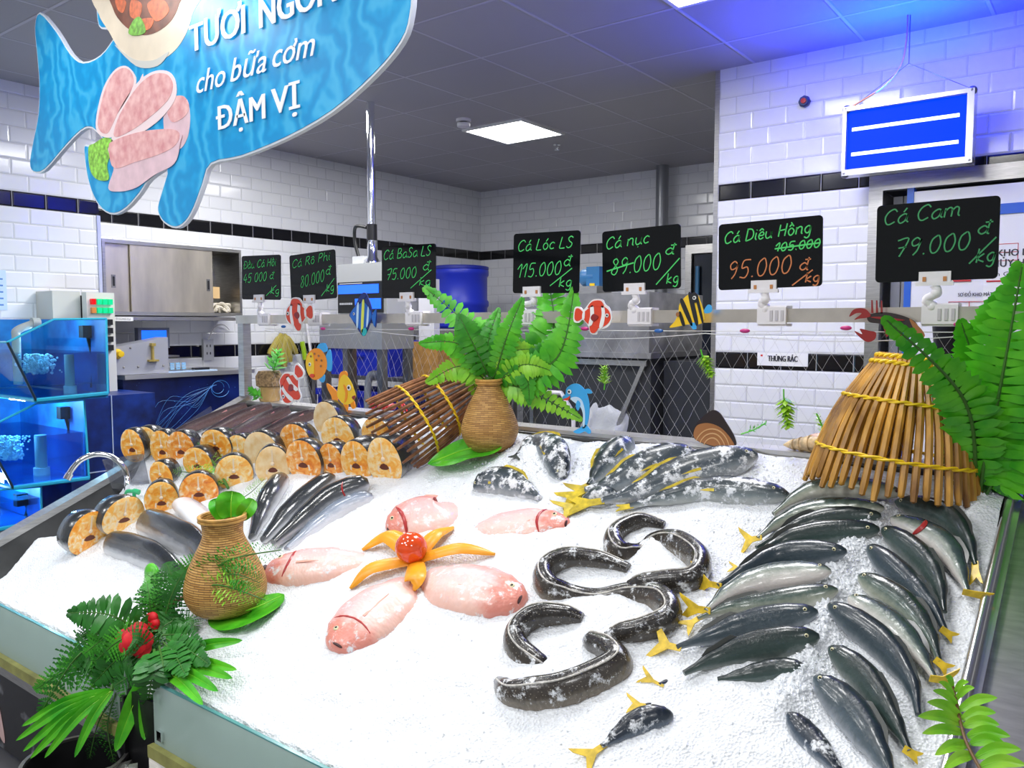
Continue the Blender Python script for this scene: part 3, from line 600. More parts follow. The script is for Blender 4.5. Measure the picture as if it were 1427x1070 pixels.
# steel fridge door in the back wall, right
t = thing('fridge_door', 'tall steel framed dark door at the back beside the right wall', 'door', (-3.2, 7.15, 0))
MB().bb((-3.36, 7.12, 0), (-3.30, 7.238, 2.2)).bb((-3.30, 7.12, 2.12), (-2.4, 7.238, 2.2)).build('frame', STEEL, t)
MB().bb((-3.29, 7.16, .03), (-2.4, 7.23, 2.11)).build('panel', mat('dark_glass', (.02, .025, .035), .12), t)
MB().tube([V((-3.24, 7.13, 1.2)), V((-3.24, 7.13, 2.0))], .02, 8).build('handle', mat('blue_handle', (.05, .2, .4), .3), t)
# dark trolley right of the ice machine
MB().bb((-2.38, 4.75, 0), (-2.05, 5.4, 1.22)).build('dark_locker', mat('locker_dark', (.03, .033, .04), .4), label='dark grey cabinet standing right of the ice machine', category='cabinet')
# mop, brush and gloves on the left wall
a = onX(434, 470, XL + .12)
t = thing('mop', 'thin white mop pole leaning on the left wall behind the rail', 'mop', (a.x, a.y, 0))
MB().tube([V((XL + .35, a.y - .02, .05)), V((XL + .04, a.y, 1.55))], .012, 8).build('pole', WHITEP, t); MB().ball((XL + .35, a.y - .02, .05), .1, 8, (1, 1, .45)).build('head', GREYP, t)
a = onX(421, 476, XL + .06)
t = thing('brush', 'long dark brush with lime green handle on left wall', 'brush', a)
MB().tube([a, a + V((.0, .03, -.16))], .022, 8).build('handle', mat('lime', (.4, .65, .02), .4), t); MB().tube([a + V((0, .03, -.16)), a + V((.02, .12, -.6))], .02, 8).build('shaft', BLACKP, t)
a = onX(392, 466, XL + .03)
t = thing('rubber_gloves', 'pair of olive yellow rubber gloves hanging on left wall', 'gloves', a)
m = MB()
for dy, dz, r in ((-.15, -.17, .03), (-.10, -.21, .032), (-.03, -.26, .034), (.0, -.28, .034), (.06, -.24, .032), (.13, -.17, .03), (.10, -.14, .03)): m.tube(cr([a + V((.02, dy * .1, 0)), a + V((.035, dy * .6, dz * .5)), a + V((.03, dy, dz))]), [.02] * 3 + [r] * 8 + [r * .8] * 2, 8)
m.build('glove', mat('glove_olive', (.42, .34, .06), .55), t)
MB().tube([a + V((-.03, 0, .01)), a + V((.03, 0, .01))], .005, 6).build('hook', STEEL, t)
# ================================================================ COUNTER
KX0, KX1, TB_ = -3.42, -.215, 1.385
RIM = .035
t = thing('fish_counter', 'long sloping stainless ice counter with glass front filled with fish', 'counter', (-1.8, 1.6, 0))
def slab(mb, x0, x1, t0, t1, h0, h1, mi=0):
    mb.add([B(x, tt, h) for x in (x0, x1) for tt in (t0, t1) for h in (h0, h1)], [(0, 1, 3, 2), (4, 6, 7, 5), (0, 4, 5, 1), (2, 3, 7, 6), (0, 2, 6, 4), (1, 5, 7, 3)], mi)
    return mb
m = MB()
slab(m, KX0, KX1, 0, TB_, -.16, -.15); slab(m, KX0 - .01, KX0, 0, TB_, -.16, .012); slab(m, KX1, KX1 + .01, 0, TB_, -.16, .012)
slab(m, KX0, KX1, TB_ - .012, TB_ - .002, -.16, -.005)
m.build('pan', mat('pan_steel', (.10, .10, .10), .4, .7, .2, 6), t)
m = slab(MB(), KX0 - .055, KX0 + .012, -.02, TB_ + .03, -.005, .02); m.build('left_rim', STEEL, t)
m = MB(); m.tube([B(KX1 + .006, 0, .012), B(KX1 + .006, TB_, .012)], .011, 10); slab(m, KX1 + .012, KX1 + .03, 0, TB_, -.1, .004); m.build('right_rim', mat('bright_steel', (.66, .66, .65), .22, .95), t)
m = slab(MB(), KX1 + .03, KX1 + .30, -.02, TB_, -.2, -.012); m.build('side_cheek', STEEL, t)
bz = B(0, TB_).z; by = B(0, TB_).y
MB().bb((KX0 - .055, by + .002, bz - .02), (KX1 + .3, by + .1, bz + .008)).build('back_ledge', mat('ledge_steel', (.55, .54, .52), .3, .75, .15, 8), t)
MB().bb((KX0 - .055, by + .08, .05), (KX1 + .3, by + .1, bz - .02)).bb((KX0 - .055, 1.2, .05), (KX0 - .03, by + .08, .52)).build('back_panel', STEELD, t)
gz1, gz0 = P0.z + .004, P0.z - .185
PX0, PX1 = -2.08, -1.95
GL = glass('front_glass', (.90, .97, .95), .12)
_n = GL.node_tree; _o = _n.nodes['Material Output']; _s = _o.inputs[0].links[0].from_socket; _d = _n.nodes.new('ShaderNodeBsdfDiffuse'); _d.inputs[0].default_value = (.62, .78, .72, 1)
_x = _n.nodes.new('ShaderNodeMixShader'); _x.inputs[0].default_value = .42; L(_n, _s, _x.inputs[1]); L(_n, _d.outputs[0], _x.inputs[2]); L(_n, _x.outputs[0], _o.inputs[0])  # misted by the cold
for nm, a, b in (('front_glass', KX0 - .02, PX0 - .005), ('front_glass', PX1 + .005, KX1 + .02)):
    q = MB().bb((a, 1.044, gz0), (b, 1.052, gz1)).build(nm, GL, t)
    MB().bb((a, 1.0435, gz1), (b, 1.0525, gz1 + .0035)).build('polished_edge', mat('edge_green', (.10, .30, .30), .15), q)
MB().bb((PX0, 1.045, .02), (PX1, 1.1, P0.z - .05)).bb((PX0 - .02, 1.035, .02), (PX0, 1.1, gz1 - .07)).build('dark_post', mat('post_black', (.014, .014, .016), .35, .3), t)
MB().bb((PX1 + .03, 1.036, gz0 + .05), (PX1 + .05, 1.0435, gz0 + .075)).build('glass_clip', CHROME, t)
m = MB().bb((KX0 - .02, 1.026, gz0 + .001), (PX0 - .025, 1.043, gz0 + .032)).bb((PX1 + .002, 1.026, gz0 + .001), (KX1, 1.043, gz0 + .032)); m.build('wood_sill', mat('yellowed_wood', (.26, .26, .08), .6, var=.3, scale=14), t)
m = MB().bb((KX0 - .03, 1.03, gz0 - .03), (PX0 - .02, 1.1, gz0)).bb((PX1, 1.03, gz0 - .03), (KX1 + .1, 1.1, gz0)); m.build('lower_rail', STEEL, t)
mb_, nt, b = nodes('black_marble'); n = nt.nodes.new('ShaderNodeTexNoise'); n.inputs['Scale'].default_value = 9; n.inputs['Detail'].default_value = 8
r = nt.nodes.new('ShaderNodeValToRGB'); r.color_ramp.elements[0].position = .6; r.color_ramp.elements[1].position = .74; r.color_ramp.elements[0].color = (.008, .008, .01, 1); r.color_ramp.elements[1].color = (.35, .36, .4, 1)
tc = nt.nodes.new('ShaderNodeTexCoord'); L(nt, tc.outputs['Object'], n.inputs['Vector']); L(nt, n.outputs['Fac'], r.inputs[0]); L(nt, r.outputs[0], b.inputs['Base Color']); setp(b, Roughness=.3)
MB().bb((KX0, 1.06, .03), (PX0 - .02, 1.085, gz0 - .03)).bb((PX1, 1.06, .03), (KX1 + .1, 1.085, gz0 - .03)).build('base_panel', mb_, t)
a = onY(-8, 985, 1.058)
MB().prism([(p.x, p.y) for p in cr([(-.06, .13), (.0, .09), (.05, -.01), (.075, -.095), (.05, -.10), (.0, -.06), (-.06, -.02)], 4, True)], a, EX, EZ, .001).build('printed_fish_snout', mat('pink_print', (.62, .42, .40), .4), t)
m = MB()
for a, b in (((-2.35, .72, .17), (-2.02, 1.02, .30)), ((-2.02, 1.02, .30), (-1.75, .86, .17)), ((-2.35, .72, .17), (-2.35, .72, .02)), ((-1.75, .86, .17), (-1.75, .86, .02))): m.box((V(a) + V(b)) / 2, ((V(b) - V(a)).length, .03, .03), ((V(b) - V(a)).normalized(), (V(b) - V(a)).normalized().cross(EZ).normalized() if abs((V(b) - V(a)).normalized().z) < .9 else EY, (V(b) - V(a)).normalized().cross((V(b) - V(a)).normalized().cross(EZ).normalized() if abs((V(b) - V(a)).normalized().z) < .9 else EY)))
m.build('floor_rack', STEEL, label='steel bars of a low rack before the counter post', category='rack')
c = onZ(105, 1062, .3); c = V((c.x, c.y, .02))
t = thing('black_bin', 'round black bin under the hanging leaves at bottom left', 'bin', c)
MB().lathe([(.0, 0), (.10, 0), (.125, .285), (.12, .285), (.096, .02), (.0, .02)], c, 32, cap=(False, False)).build('body', BLACKP, t)
MB().lathe([(.121, .28), (.131, .28), (.131, .292), (.121, .292), (.121, .28)], c, 32, cap=(False, False)).build('rim', STEELD, t)

# ---------------- ice
ICEL = [xt(T(u, v))[::-1] for u, v in ((-40, 825), (0, 797), (45, 748), (100, 738), (150, 695), (180, 664), (205, 640), (235, 610), (290, 580), (338, 568))]
ICEL.sort()
def icel(tt):
    p = ICEL
    if tt <= p[0][0]: return p[0][1]
    for (a, x), (b, y) in zip(p, p[1:]):
        if tt <= b: return x + (y - x) * (tt - a) / max(1e-6, b - a)
    return p[-1][1]
RIDGE = [xt(T(u, v)) for u, v in ((1222, 715), (1195, 750), (1170, 790), (1165, 830), (1150, 870), (1130, 905), (1118, 940), (1095, 980))]
HEAP = [(xt(T(u, v)), a, s) for u, v, a, s in ((745, 640, .045, .10), (905, 640, .03, .12), (1010, 640, .03, .1), (1120, 650, .02, .12), (1370, 715, .03, .08), (380, 690, .03, .12), (212, 636, .05, .13), (290, 636, .045, .14), (740, 815, .0, .1))]
def sdist(x, tt, P):
    d = 9
    for (a, b), (c, e) in zip(P, P[1:]):
        vx, vy = c - a, e - b; k = max(0, min(1, ((x - a) * vx + (tt - b) * vy) / (vx * vx + vy * vy + 1e-9)))
        d = min(d, math.hypot(x - a - k * vx, tt - b - k * vy))
    return d
def ice_h(x, tt, fine=True):
    h = .008 * noise.noise(V((x * 5, tt * 5, 3))) + .006 * noise.noise(V((x * 14, tt * 14, 8)))
    if fine: h += .0035 * noise.noise(V((x * 45, tt * 45, 1))) + .0028 * noise.noise(V((x * 95, tt * 95, 5)))
    d = sdist(x, tt, RIDGE)
    if d < .12: h += .024 * math.exp(-(d / .035) ** 2) * (1 + (.6 * noise.noise(V((x * 40, tt * 40, 2))) if fine else 0))
    for (hx, ht), a, s in HEAP:
        q = ((x - hx) ** 2 + (tt - ht) ** 2) / (s * s)
        if q < 6: h += a * math.exp(-q)
    e = x - icel(tt)
    if e < .05: h += -.14 * min(1, max(0, (.05 - e) / .16)) ** 1.3
    e = TB_ - tt
    if e < .06: h -= .02 * (1 - e / .06)
    return h
m_ice, nt, b = nodes('crushed_ice'); N = nt.nodes
setp(b, Base_Color=(.80, .83, .865, 1), Roughness=.42, Specular_IOR_Level=.5)
b.inputs['Subsurface Weight'].default_value = 0
tc = N.new('ShaderNodeTexCoord'); vo = N.new('ShaderNodeTexVoronoi'); vo.inputs['Scale'].default_value = 170; L(nt, tc.outputs['Object'], vo.inputs['Vector'])
nz = N.new('ShaderNodeTexNoise'); nz.inputs['Scale'].default_value = 90; nz.inputs['Detail'].default_value = 5; L(nt, tc.outputs['Object'], nz.inputs['Vector'])
ad = N.new('ShaderNodeMath'); ad.operation = 'ADD'; L(nt, vo.outputs['Distance'], ad.inputs[0]); L(nt, nz.outputs['Fac'], ad.inputs[1])
bp = N.new('ShaderNodeBump'); bp.inputs['Strength'].default_value = .62; bp.inputs['Distance'].default_value = .006; L(nt, ad.outputs[0], bp.inputs['Height']); L(nt, bp.outputs[0], b.inputs['Normal'])
NX, NT = 400, 190
xs = [KX0 + .005 + (KX1 - KX0 - .01) * i / NX for i in range(NX + 1)]; ts = [.0 + (TB_ - .014) * j / NT for j in range(NT + 1)]
vs = []; fs = []
for j, tt in enumerate(ts):
    for x in xs: vs.append(B(x, tt, max(-.145, ice_h(x, tt))))
for j in range(NT):
    for i in range(NX): a = j * (NX + 1) + i; fs.append((a, a + 1, a + NX + 2, a + NX + 1))
# the face of the ice against the front glass
n0 = len(vs)
for x in xs: p = B(x, 0, max(-.145, ice_h(x, 0))); vs.append(V((p.x, 1.062, gz0 + .05)))
for i in range(NX): fs.append((i, n0 + i, n0 + i + 1, i + 1))
mi = MB(); mi.add(vs, fs); ICE = mi.build('crushed_ice', m_ice, angle=60, label='bed of crushed white ice spread over the sloping counter', category='ice', kind='stuff')
def I(u, v, h=0.0):
    """a spot on the ice under a picture point"""
    p = T(u, v, h)
    x, tt = xt(p); return T(u, v, h + ice_h(x, tt, False))
# loose lumps of ice
m = MB(); random.seed(11)
def lump(x, tt, s):
    c = B(x, tt, ice_h(x, tt) + s * .3); q = []
    for k in range(6):
        d = [TX, -TX, TT, -TT, TN, -TN][k]; q.append(c + d * s * random.uniform(.6, 1.2) + V((random.uniform(-.3, .3) * s, random.uniform(-.3, .3) * s, random.uniform(-.3, .3) * s)))
    m.add(q, [(0, 2, 4), (2, 1, 4), (1, 3, 4), (3, 0, 4), (2, 0, 5), (1, 2, 5), (3, 1, 5), (0, 3, 5)])
for i in range(2600):
    k = random.random()
    if k < .45:
        a = random.randrange(len(RIDGE) - 1); w = random.random(); p = RIDGE[a]; q = RIDGE[a + 1]
        x, tt = p[0] + (q[0] - p[0]) * w + random.gauss(0, .028), p[1] + (q[1] - p[1]) * w + random.gauss(0, .028)
    elif k < .7: x, tt = random.uniform(-2.0, KX1 - .02), random.gauss(1.2, .1)
    else: x, tt = random.uniform(-1.9, KX1 - .02), random.uniform(.05, 1.3)
    if not (KX0 + .3 < x < KX1 - .015 and .01 < tt < TB_ - .03): continue
    lump(x, tt, random.uniform(.0025, .0065) if k < .7 else random.uniform(.0018, .004))
m.build('ice_lumps', mat('clear_lumps', (.88, .91, .94), .2), angle=0, label='loose lumps of crushed ice scattered between the fish', category='ice', kind='stuff')

# ---------------- tap, soap pump, clear tray ends
d0 = depth(T(176, 690)); pp = [T(176, 695, -.1), atd(177, 680, d0), atd(177, 664, d0), atd(170, 648, d0 - .01), atd(154, 636, d0 - .02), atd(134, 633, d0 - .04), atd(114, 640, d0 - .06), atd(101, 653, d0 - .07), atd(95, 664, d0 - .08)]
t = thing('water_tap', 'curved chrome water tap over the dark end of the counter', 'tap', T(176, 695, -.1))
MB().tube(cr(pp, 5), .011, 12).build('swan_neck', CHROME, t)
q = pp[-1]; dd = (pp[-1] - pp[-2]).normalized(); MB().tube([q - dd * .012, q + dd * .012], .015, 12).build('nozzle', CHROME, t)
MB().lathe([(.024, 0), (.024, .012), (.016, .02), (.013, .05)], pp[0], 16).build('base', CHROME, t)
d1 = depth(T(186, 700)); a = atd(187, 690, d1)
t = thing('soap_pump', 'green soap pump bottle standing behind the front salmon chunks', 'soap pump', T(187, 716, -.08))
MB().lathe([(.03, -.15), (.032, -.04), (.02, -.022), (.014, -.018)], a, 16).build('bottle', mat('green_bottle', (.02, .4, .2), .25), t)
MB().lathe([(.014, -.02), (.016, -.012), (.007, -.008), (.007, .008)], a, 12).build('collar', GREENL, t)
MB().tube(cr([a + V((.02, .01, .012)), a + V((0, 0, .016)), a + V((-.035, -.01, .012)), a + V((-.045, -.012, .0))]), [.011] * 7 + [.008] * 6 + [.005] * 6, 8).build('pump_head', GREENL, t)
CL = glass('clear_acrylic', (.86, .88, .92), .2)
for nm, lab, px in (('acrylic_divider', 'clear plastic divider by the tap behind the sink', ((143, 640), (200, 632), (212, 690), (160, 690))), ('acrylic_divider', 'clear plastic divider standing behind the dark scaly fish', ((256, 590), (294, 566), (300, 588), (262, 600)))):
    a, b = T(*px[3], -.04), T(*px[2], -.04); dd = depth(a); c = atd(*px[0], dd); e = atd(*px[1], depth(b))
    mm = MB(); n = (b - a).cross(c - a).normalized() * .004
    mm.add([a, b, e, c, a + n, b + n, e + n, c + n], [(0, 1, 2, 3), (7, 6, 5, 4), (0, 4, 5, 1), (1, 5, 6, 2), (2, 6, 7, 3), (3, 7, 4, 0)])
    mm.build(nm, CL, angle=0, label=lab, category='divider')

# ================================================================ RAIL, PRICE BOARDS, NET
RY, RZ = 2.38, 1.478
t = thing('sign_rail', 'square steel rail on posts above the back ledge of the counter', 'rail', (-1.85, RY, bz))
MB().bb((-3.50, RY - .02, RZ - .02), (-.12, RY + .02, RZ + .02)).build('crossbar', mat('rail_steel', (.60, .56, .50), .3, .8, .12, 10), t)
for x in (-3.46, -.17): MB().bb((x - .022, RY - .022, bz + .008), (x + .022, RY + .022, RZ - .02)).build('post', STEEL, t)
GLY = {  # pen strokes on a grid: capitals 10 high, small letters 6
 'C': (8, '7.5,8 5.5,10 2.5,8.5 1,5 2,1.2 4,0 7,1.5'), 'a': (7, '6,5 4,6 1.6,4.4 1,2 2.5,0 5,1.5 6,5.5;6,5.5 5.8,1.5 7,.2'), 'n': (7, '1,6 1,0;1,4 3,6 5,5.6 5.4,3 5.4,.8 6.4,0'),
 'u': (7, '1,6 1,2 2.4,0 4.6,.8 5.6,3 5.6,6;5.6,6 5.6,1 6.6,0'), 'c': (6, '5.4,5 3.4,6 1.5,4.6 1,2.4 2.4,.2 5.2,.8'), 'o': (6.4, '3.4,6 1.4,4.8 1,2.4 2.6,0 4.6,.8 5.4,3.4 3.4,6'),
 'i': (3, '1.4,6 1.2,1.4 2.4,0;1.6,8 1.7,8.5'), 'h': (7, '1.2,10.5 1,0;1,3.6 3,6 5,5.4 5.4,2.4 5.6,.6 6.6,0'), 'e': (6, '1.2,3 4.8,3.4 4.6,5.4 3,6 1.4,4.4 1,2.2 2.6,0 5.2,1.2'),
 'm': (10, '1,6 1,0;1,4 3,6 4.6,5 4.8,0;4.8,4 6.6,6 8.2,5 8.4,1 9.4,0'), 'g': (6.6, '5.4,5 3.4,6 1.4,4.6 1,2.4 2.6,.2 4.6,1 5.4,5.6;5.4,5.6 5.2,-2 3.4,-4 1.2,-2.8'), 'k': (6.6, '1.2,10 1,0;5,6 1.4,2.8 5.6,0'),
 'd': (7, '5,4.6 3.4,6 1.4,4.4 1,2 2.8,0 4.8,1.4 5.4,4;5.6,10.5 5.4,1.2 6.6,0'), 'B': (7.5, '1.4,10 1,0;1.4,10 4.6,10 5.6,8 3.6,5.4 1.4,5.2;3.6,5.4 6.4,4 5.8,.8 1,0'), 'S': (7, '6,8.6 4,10 1.8,8.4 3,5.8 5.6,3.6 4.8,.8 2.4,0 .8,1.4'),
 'L': (6.4, '1.8,10 1,4 1,.2 5.6,0'), 'R': (7.6, '1.4,10 1,0;1,9.6 4.6,10.2 6,8 4,5.6 1.4,5;3,5.2 6.8,0'), 'P': (7, '1.4,10 1,0;1,9.6 4.6,10.2 6,7.8 4,5.2 1.2,5'), 'D': (8, '1.6,10 1,0;1,10 5,9.6 7,6 6,1.6 1,0'),
 'H': (8, '1.4,10 1,0;6.8,10.4 6.2,0;1,5 6.6,5.6'), 's': (5, '4.4,5 2.6,6 1.4,4.6 3.8,2.4 2.8,0 .8,.8'), '.': (3, '1.2,0 1.8,.5'), '/': (5, '5,11 0,-3'), ' ': (4, ''),
 '0': (6.6, '3.6,10 1.4,7.8 1,3.6 2.4,.2 4.6,.8 5.6,5 4.6,9 3.6,10'), '1': (4.6, '0,6.4 3.2,10 2.8,0'), '5': (6.6, '6,10 2.2,9.8 1.6,5.6 4.4,6 5.4,3 4,0 1,.6'), '7': (6.6, '.8,9.4 6,10 3,0;1.8,5 5.6,5.4'),
 '8': (6.6, '5,8.4 3.4,10 1.6,8.2 5.2,3.4 3.6,0 1,2 4.6,6.8 5,8.4'), '9': (6.6, '5.4,8.4 3.4,10 1.4,8 2.4,5.4 5,6.4 5.6,9 4.8,3 3,0'), '4': (6.6, '3.4,10 .8,3.6 6,3.8;4.6,6.6 4.2,0'), '2': (6.6, '1,8 3.4,10 5.4,8 1,0 6,.2')}
import unicodedata
def strokes(txt):
    x = 0; out = []
    for ch in txt:
        bar = ch in 'Đđ'; ch = {'Đ': 'D', 'đ': 'd'}.get(ch, ch)
        dec = unicodedata.normalize('NFD', ch); g, mk = dec[0], dec[1:]
        adv, s = GLY[g]
        for st in s.split(';'):
            if st: out.append([(x + float(a.split(',')[0]), float(a.split(',')[1])) for a in st.split()])
        cx = x + adv * .46; top = 11 if g.isupper() or g in 'hkd' else 7.2
        if bar: out.append([(x - .2, 5.2), (x + 4, 5.4)] if g == 'D' else [(x + 3.4, 8.6), (x + 7, 8.8)])
        for c in mk:
            n = {'\u0301': [(cx, top), (cx + 1.6, top + 2.6)], '\u0300': [(cx - 1, top + 3.6), (cx + .6, top + 1.6)], '\u0302': [(cx - 1.8, top), (cx, top + 1.6), (cx + 1.8, top)], '\u0323': [(cx, -1.8), (cx + .5, -2.2)]}[c]
            out.append(n)
        x += adv
    return out, x
def ribbon(mb, pts, n, w):
    k = len(pts); vs = []
    for i, p in enumerate(pts):
        tg = pts[min(i + 1, k - 1)] - pts[max(i - 1, 0)]
        s = n.cross(tg); s = s.normalized() * (w / 2) if s.length > 1e-9 else V((0, 0, 0)); vs += [p - s, p + s]
    return mb.add(vs, [(2 * i, 2 * i + 1, 2 * i + 3, 2 * i + 2) for i in range(k - 1)])
MARK = {'g': mat('green_marker', (.06, .62, .13), .5), 'o': mat('orange_marker', (.60, .19, .06), .5), 'dg': mat('dark_green_marker', (.035, .30, .10), .5)}
BOARDM = mat('black_acrylic', (.005, .006, .007), .05, spec=.25)
def clamp(t, bx_, bzlow, cx):
    """white plastic clip: bracket round the rail, arm, jaw that grips the board"""
    q = MB(); q.box((bx_, RY - .026, RZ), (.085, .012, .05)).box((bx_, RY, RZ + .025), (.085, .05, .008)).box((bx_, RY, RZ - .027), (.085, .05, .008)); q.build('rail_bracket', WHITEP, t)
    q = MB()
    for dx in (-.012, .004, .02): q.box((bx_ + .012 + dx, RY - .033, RZ), (.008, .004, .03))
    q.build('latch', mat('latch_grey', (.55, .53, .56), .35), t)
    a = V((bx_ - .02, RY - .02, RZ + .02)); b = V((cx, RY - .03, bzlow - .012))
    MB().tube(cr([a, a + V((-.012, -.006, .02)), b + V((.006, 0, -.02)), b]), [.013] * 6 + [.011] * 12 + [.012], 10).ball(a, .016, 6).ball(b + V((.004, 0, -.02)), .014, 6).build('arm', WHITEP, t)
    MB().box((cx, RY - .03, bzlow + .006), (.075, .016, .035)).box((cx, RY - .036, bzlow - .008), (.088, .012, .01)).build('jaw', WHITEP, t)
    MB().box((cx - .024, RY - .039, bzlow + .004), (.008, .003, .012)).box((cx + .024, RY - .039, bzlow + .004), (.008, .003, .012)).build('spring', COPPER, t)
def board(lab, px, lines, clx, brx, r=.011):
    TL, TR, BR, BL = [onY(u, v, RY - .03) for u, v in px]
    ex = ((TR - TL) + (BR - BL)).normalized(); ey = EY.cross(ex) * -1
    if ey.z < 0: ey = -ey
    Wd = ((TR - TL).length + (BR - BL).length) / 2; Hd = ((TL - BL).length + (TR - BR).length) / 2; o = (TL + TR + BR + BL) / 4 - ex * Wd / 2 - ey * Hd / 2
    lowm = o + ex * Wd / 2
    t = thing('price_board', lab, 'price board', lowm, 'black price boards on the rail')
    c = []
    for x, y, a in ((Wd - r, r, -90), (Wd - r, Hd - r, 0), (r, Hd - r, 90), (r, r, 180)):
        for k in range(5): q = math.radians(a + 22.5 * k); c.append((x + r * math.cos(q), y + r * math.sin(q)))
    MB().prism(c, o, ex, ey, .003).build('panel', BOARDM, t)
    n = ex.cross(ey).normalized()
    if n.y > 0: n = -n
    for col, items in lines.items():
        for (s, x0, x1, yb, cap, sl) in items:
            m = MB()   # fractions of the board, from its top left
            if s == '-':
                ribbon(m, [o + ex * (x0 * Wd) + ey * ((1 - yb) * Hd) + n * .0016, o + ex * (x1 * Wd) + ey * ((1 - cap) * Hd) + n * .0018], n, .0045); m.build('strike_line', MARK[col], t); continue
            st, wd = strokes(s); k = (x1 - x0) * Wd / wd; kv = cap * Hd / 10
            brk = [sum(GLY[unicodedata.normalize('NFD', {'Đ': 'D', 'đ': 'd'}.get(c, c))[0]][0] for c in s[:j]) for j, c in enumerate(s) if c == ' '] if col != 'x' else []
            st.sort(key=lambda p: sum(p_[0] >= b_ + 1 for b_ in brk for p_ in p[:1])); cur = 0
            for p in st:
                wi = sum(p[0][0] >= b_ + 1 for b_ in brk)
                if wi != cur and m.v: m.build('orange_handwriting' if col == 'o' else 'green_handwriting', MARK[col], t); m = MB()
                cur = wi
                pts = [o + ex * (x0 * Wd + (x + y * .16) * k) + ey * ((1 - yb) * Hd + y * kv + sl * (x * k)) + n * .0016 for x, y in (cr([(a, b, 0) for a, b in p], 5) and [(q.x, q.y) for q in cr([(a, b, 0) for a, b in p], 5)])]
                ribbon(m, pts, n, .0037)
            m.build({'g': 'green_handwriting', 'o': 'orange_handwriting', 'dg': 'green_handwriting'}[col], MARK[col], t)
    p = onY(clx[0], clx[1], RY - .03); clamp(t, onY(brx, 440, RY).x, (o + ex * ((p.x - o.x) / ex.x)).z, p.x)
board('price board reading Đầu Cá Hồi 45.000, first from the left', [(337, 356), (391, 355.5), (391, 417), (337, 418)], {'g': [('Đầu Cá Hồi', .05, .90, .30, .17, .05), ('45 000', .04, .66, .62, .2, .06), ('đ', .72, .84, .53, .16, 0), ('/', .66, .84, .86, .17, 0), ('kg', .74, .98, .86, .15, 0)]}, (362, 418), 374)
board('price board reading Cá Rô Phi 80.000, second from the left', [(404.5, 356), (468, 347), (468, 415), (404.5, 421)], {'g': [('Cá Rô Phi', .05, .9, .28, .17, .06), ('80.000', .22, .76, .72, .24, .12), ('đ', .78, .9, .5, .18, 0), ('/', .70, .90, .86, .24, 0), ('kg', .78, .96, .86, .16, .1)]}, (432, 417), 445)
board('price board reading Cá BaSa LS 75.000, third from the left', [(532, 343), (607, 339.5), (607, 415), (532, 416)], {'g': [('Cá BaSa LS', .03, .92, .26, .18, .04), ('75.000', .08, .66, .65, .2, .05), ('đ', .76, .9, .48, .17, 0), ('/', .58, .84, .74, .24, 0), ('kg', .7, .92, .76, .15, 0)]}, (568, 414), 583)
board('price board reading Cá Lóc LS 115.000 behind the tall fern', [(715.5, 326.5), (808.5, 320), (807, 409), (715, 408)], {'g': [('Cá Lóc LS', .06, .9, .30, .18, .03), ('115.000', .06, .74, .74, .22, .05), ('đ', .76, .88, .56, .17, 0), ('/', .6, .82, .82, .2, 0), ('kg', .70, .9, .90, .16, .06)]}, (742, 408), 740)
board('price board reading Cá nục 89.000 above the red clownfish', [(839, 322), (949, 312.5), (948, 400.5), (840, 408)], {'g': [('Cá nục', .04, .62, .30, .19, .06), ('89.000', .1, .76, .73, .26, .05), ('đ', .8, .93, .46, .16, 0), ('/', .72, .92, .84, .28, 0), ('kg', .82, .98, .92, .16, .08), ('-', .06, .42, .66, .55, 0)]}, (885, 404), 897)
board('price board reading Cá Diêu Hồng with struck-out 105.000 and orange 95.000', [(1003, 313), (1148, 299), (1144.5, 398.5), (1000, 404.5)], {'g': [('Cá Diêu Hồng', .05, .9, .30, .17, .05), ('105.000', .56, .98, .47, .12, .03), ('-', .56, .98, .43, .39, 0)], 'o': [('95.000', .08, .72, .84, .26, .05), ('đ', .78, .88, .76, .17, 0), ('/', .74, .87, .93, .15, 0), ('kg', .84, .98, .94, .14, .04)]}, (1065, 402), 1080)
board('price board reading Cá Cam 79.000, last on the right above the lobster', [(1222, 287), (1394, 272), (1391, 388), (1220, 394)], {'dg': [('Cá Cam', .05, .70, .26, .19, .06), ('79.000', .15, .78, .68, .22, .06), ('đ', .82, .93, .45, .16, 0), ('/', .79, .93, .74, .22, 0), ('kg', .82, .98, .80, .17, .1)]}, (1303, 392), 1312)

# fishing net
t = thing('fishing_net', 'thin white fishing net with floats hung from the rail', 'net', (-1.8, RY - .02, bz))
m = MB(); NX0, NX1, zt, zb = -3.25, -.30, 1.43, bz + .01
def netp(x, z): return V((x, RY - .015 + .03 * noise.noise(V((x * 3, z * 4, 0))), z))
k = .044; i = NX0 - .45
random.seed(5)
while i < NX1 + .45:
    for s in (1, -1):
        jit = random.uniform(-.009, .009)
        pts = []
        for j in range(11):
            z = zt - (zt - zb) * j / 10; x = i + jit + s * .62 * (zt - z) + .0025 * math.sin(j * 1.7 + i * 7)
            if NX0 <= x <= NX1: pts.append(netp(x, z))
        if len(pts) > 2: m.tube(pts, .00036, 3, False)
    i += k
m.build('mesh', mat('net_thread', (.50, .50, .52), .6), t, angle=0)
m = MB()
m.tube([V((NX0, RY - .03, 1.432)), V((-.25, RY - .03, 1.432))], .0014, 5)
sag = []
for q in range(0, 61):
    x = NX0 + (NX1 - NX0) * q / 60; sag.append(V((x, RY - .032, 1.425 - .02 * abs(math.sin(q * PI / 15)))))
m.tube(sag, .0014, 5); m.build('head_line', mat('white_cord', (.7, .7, .7), .6), t)
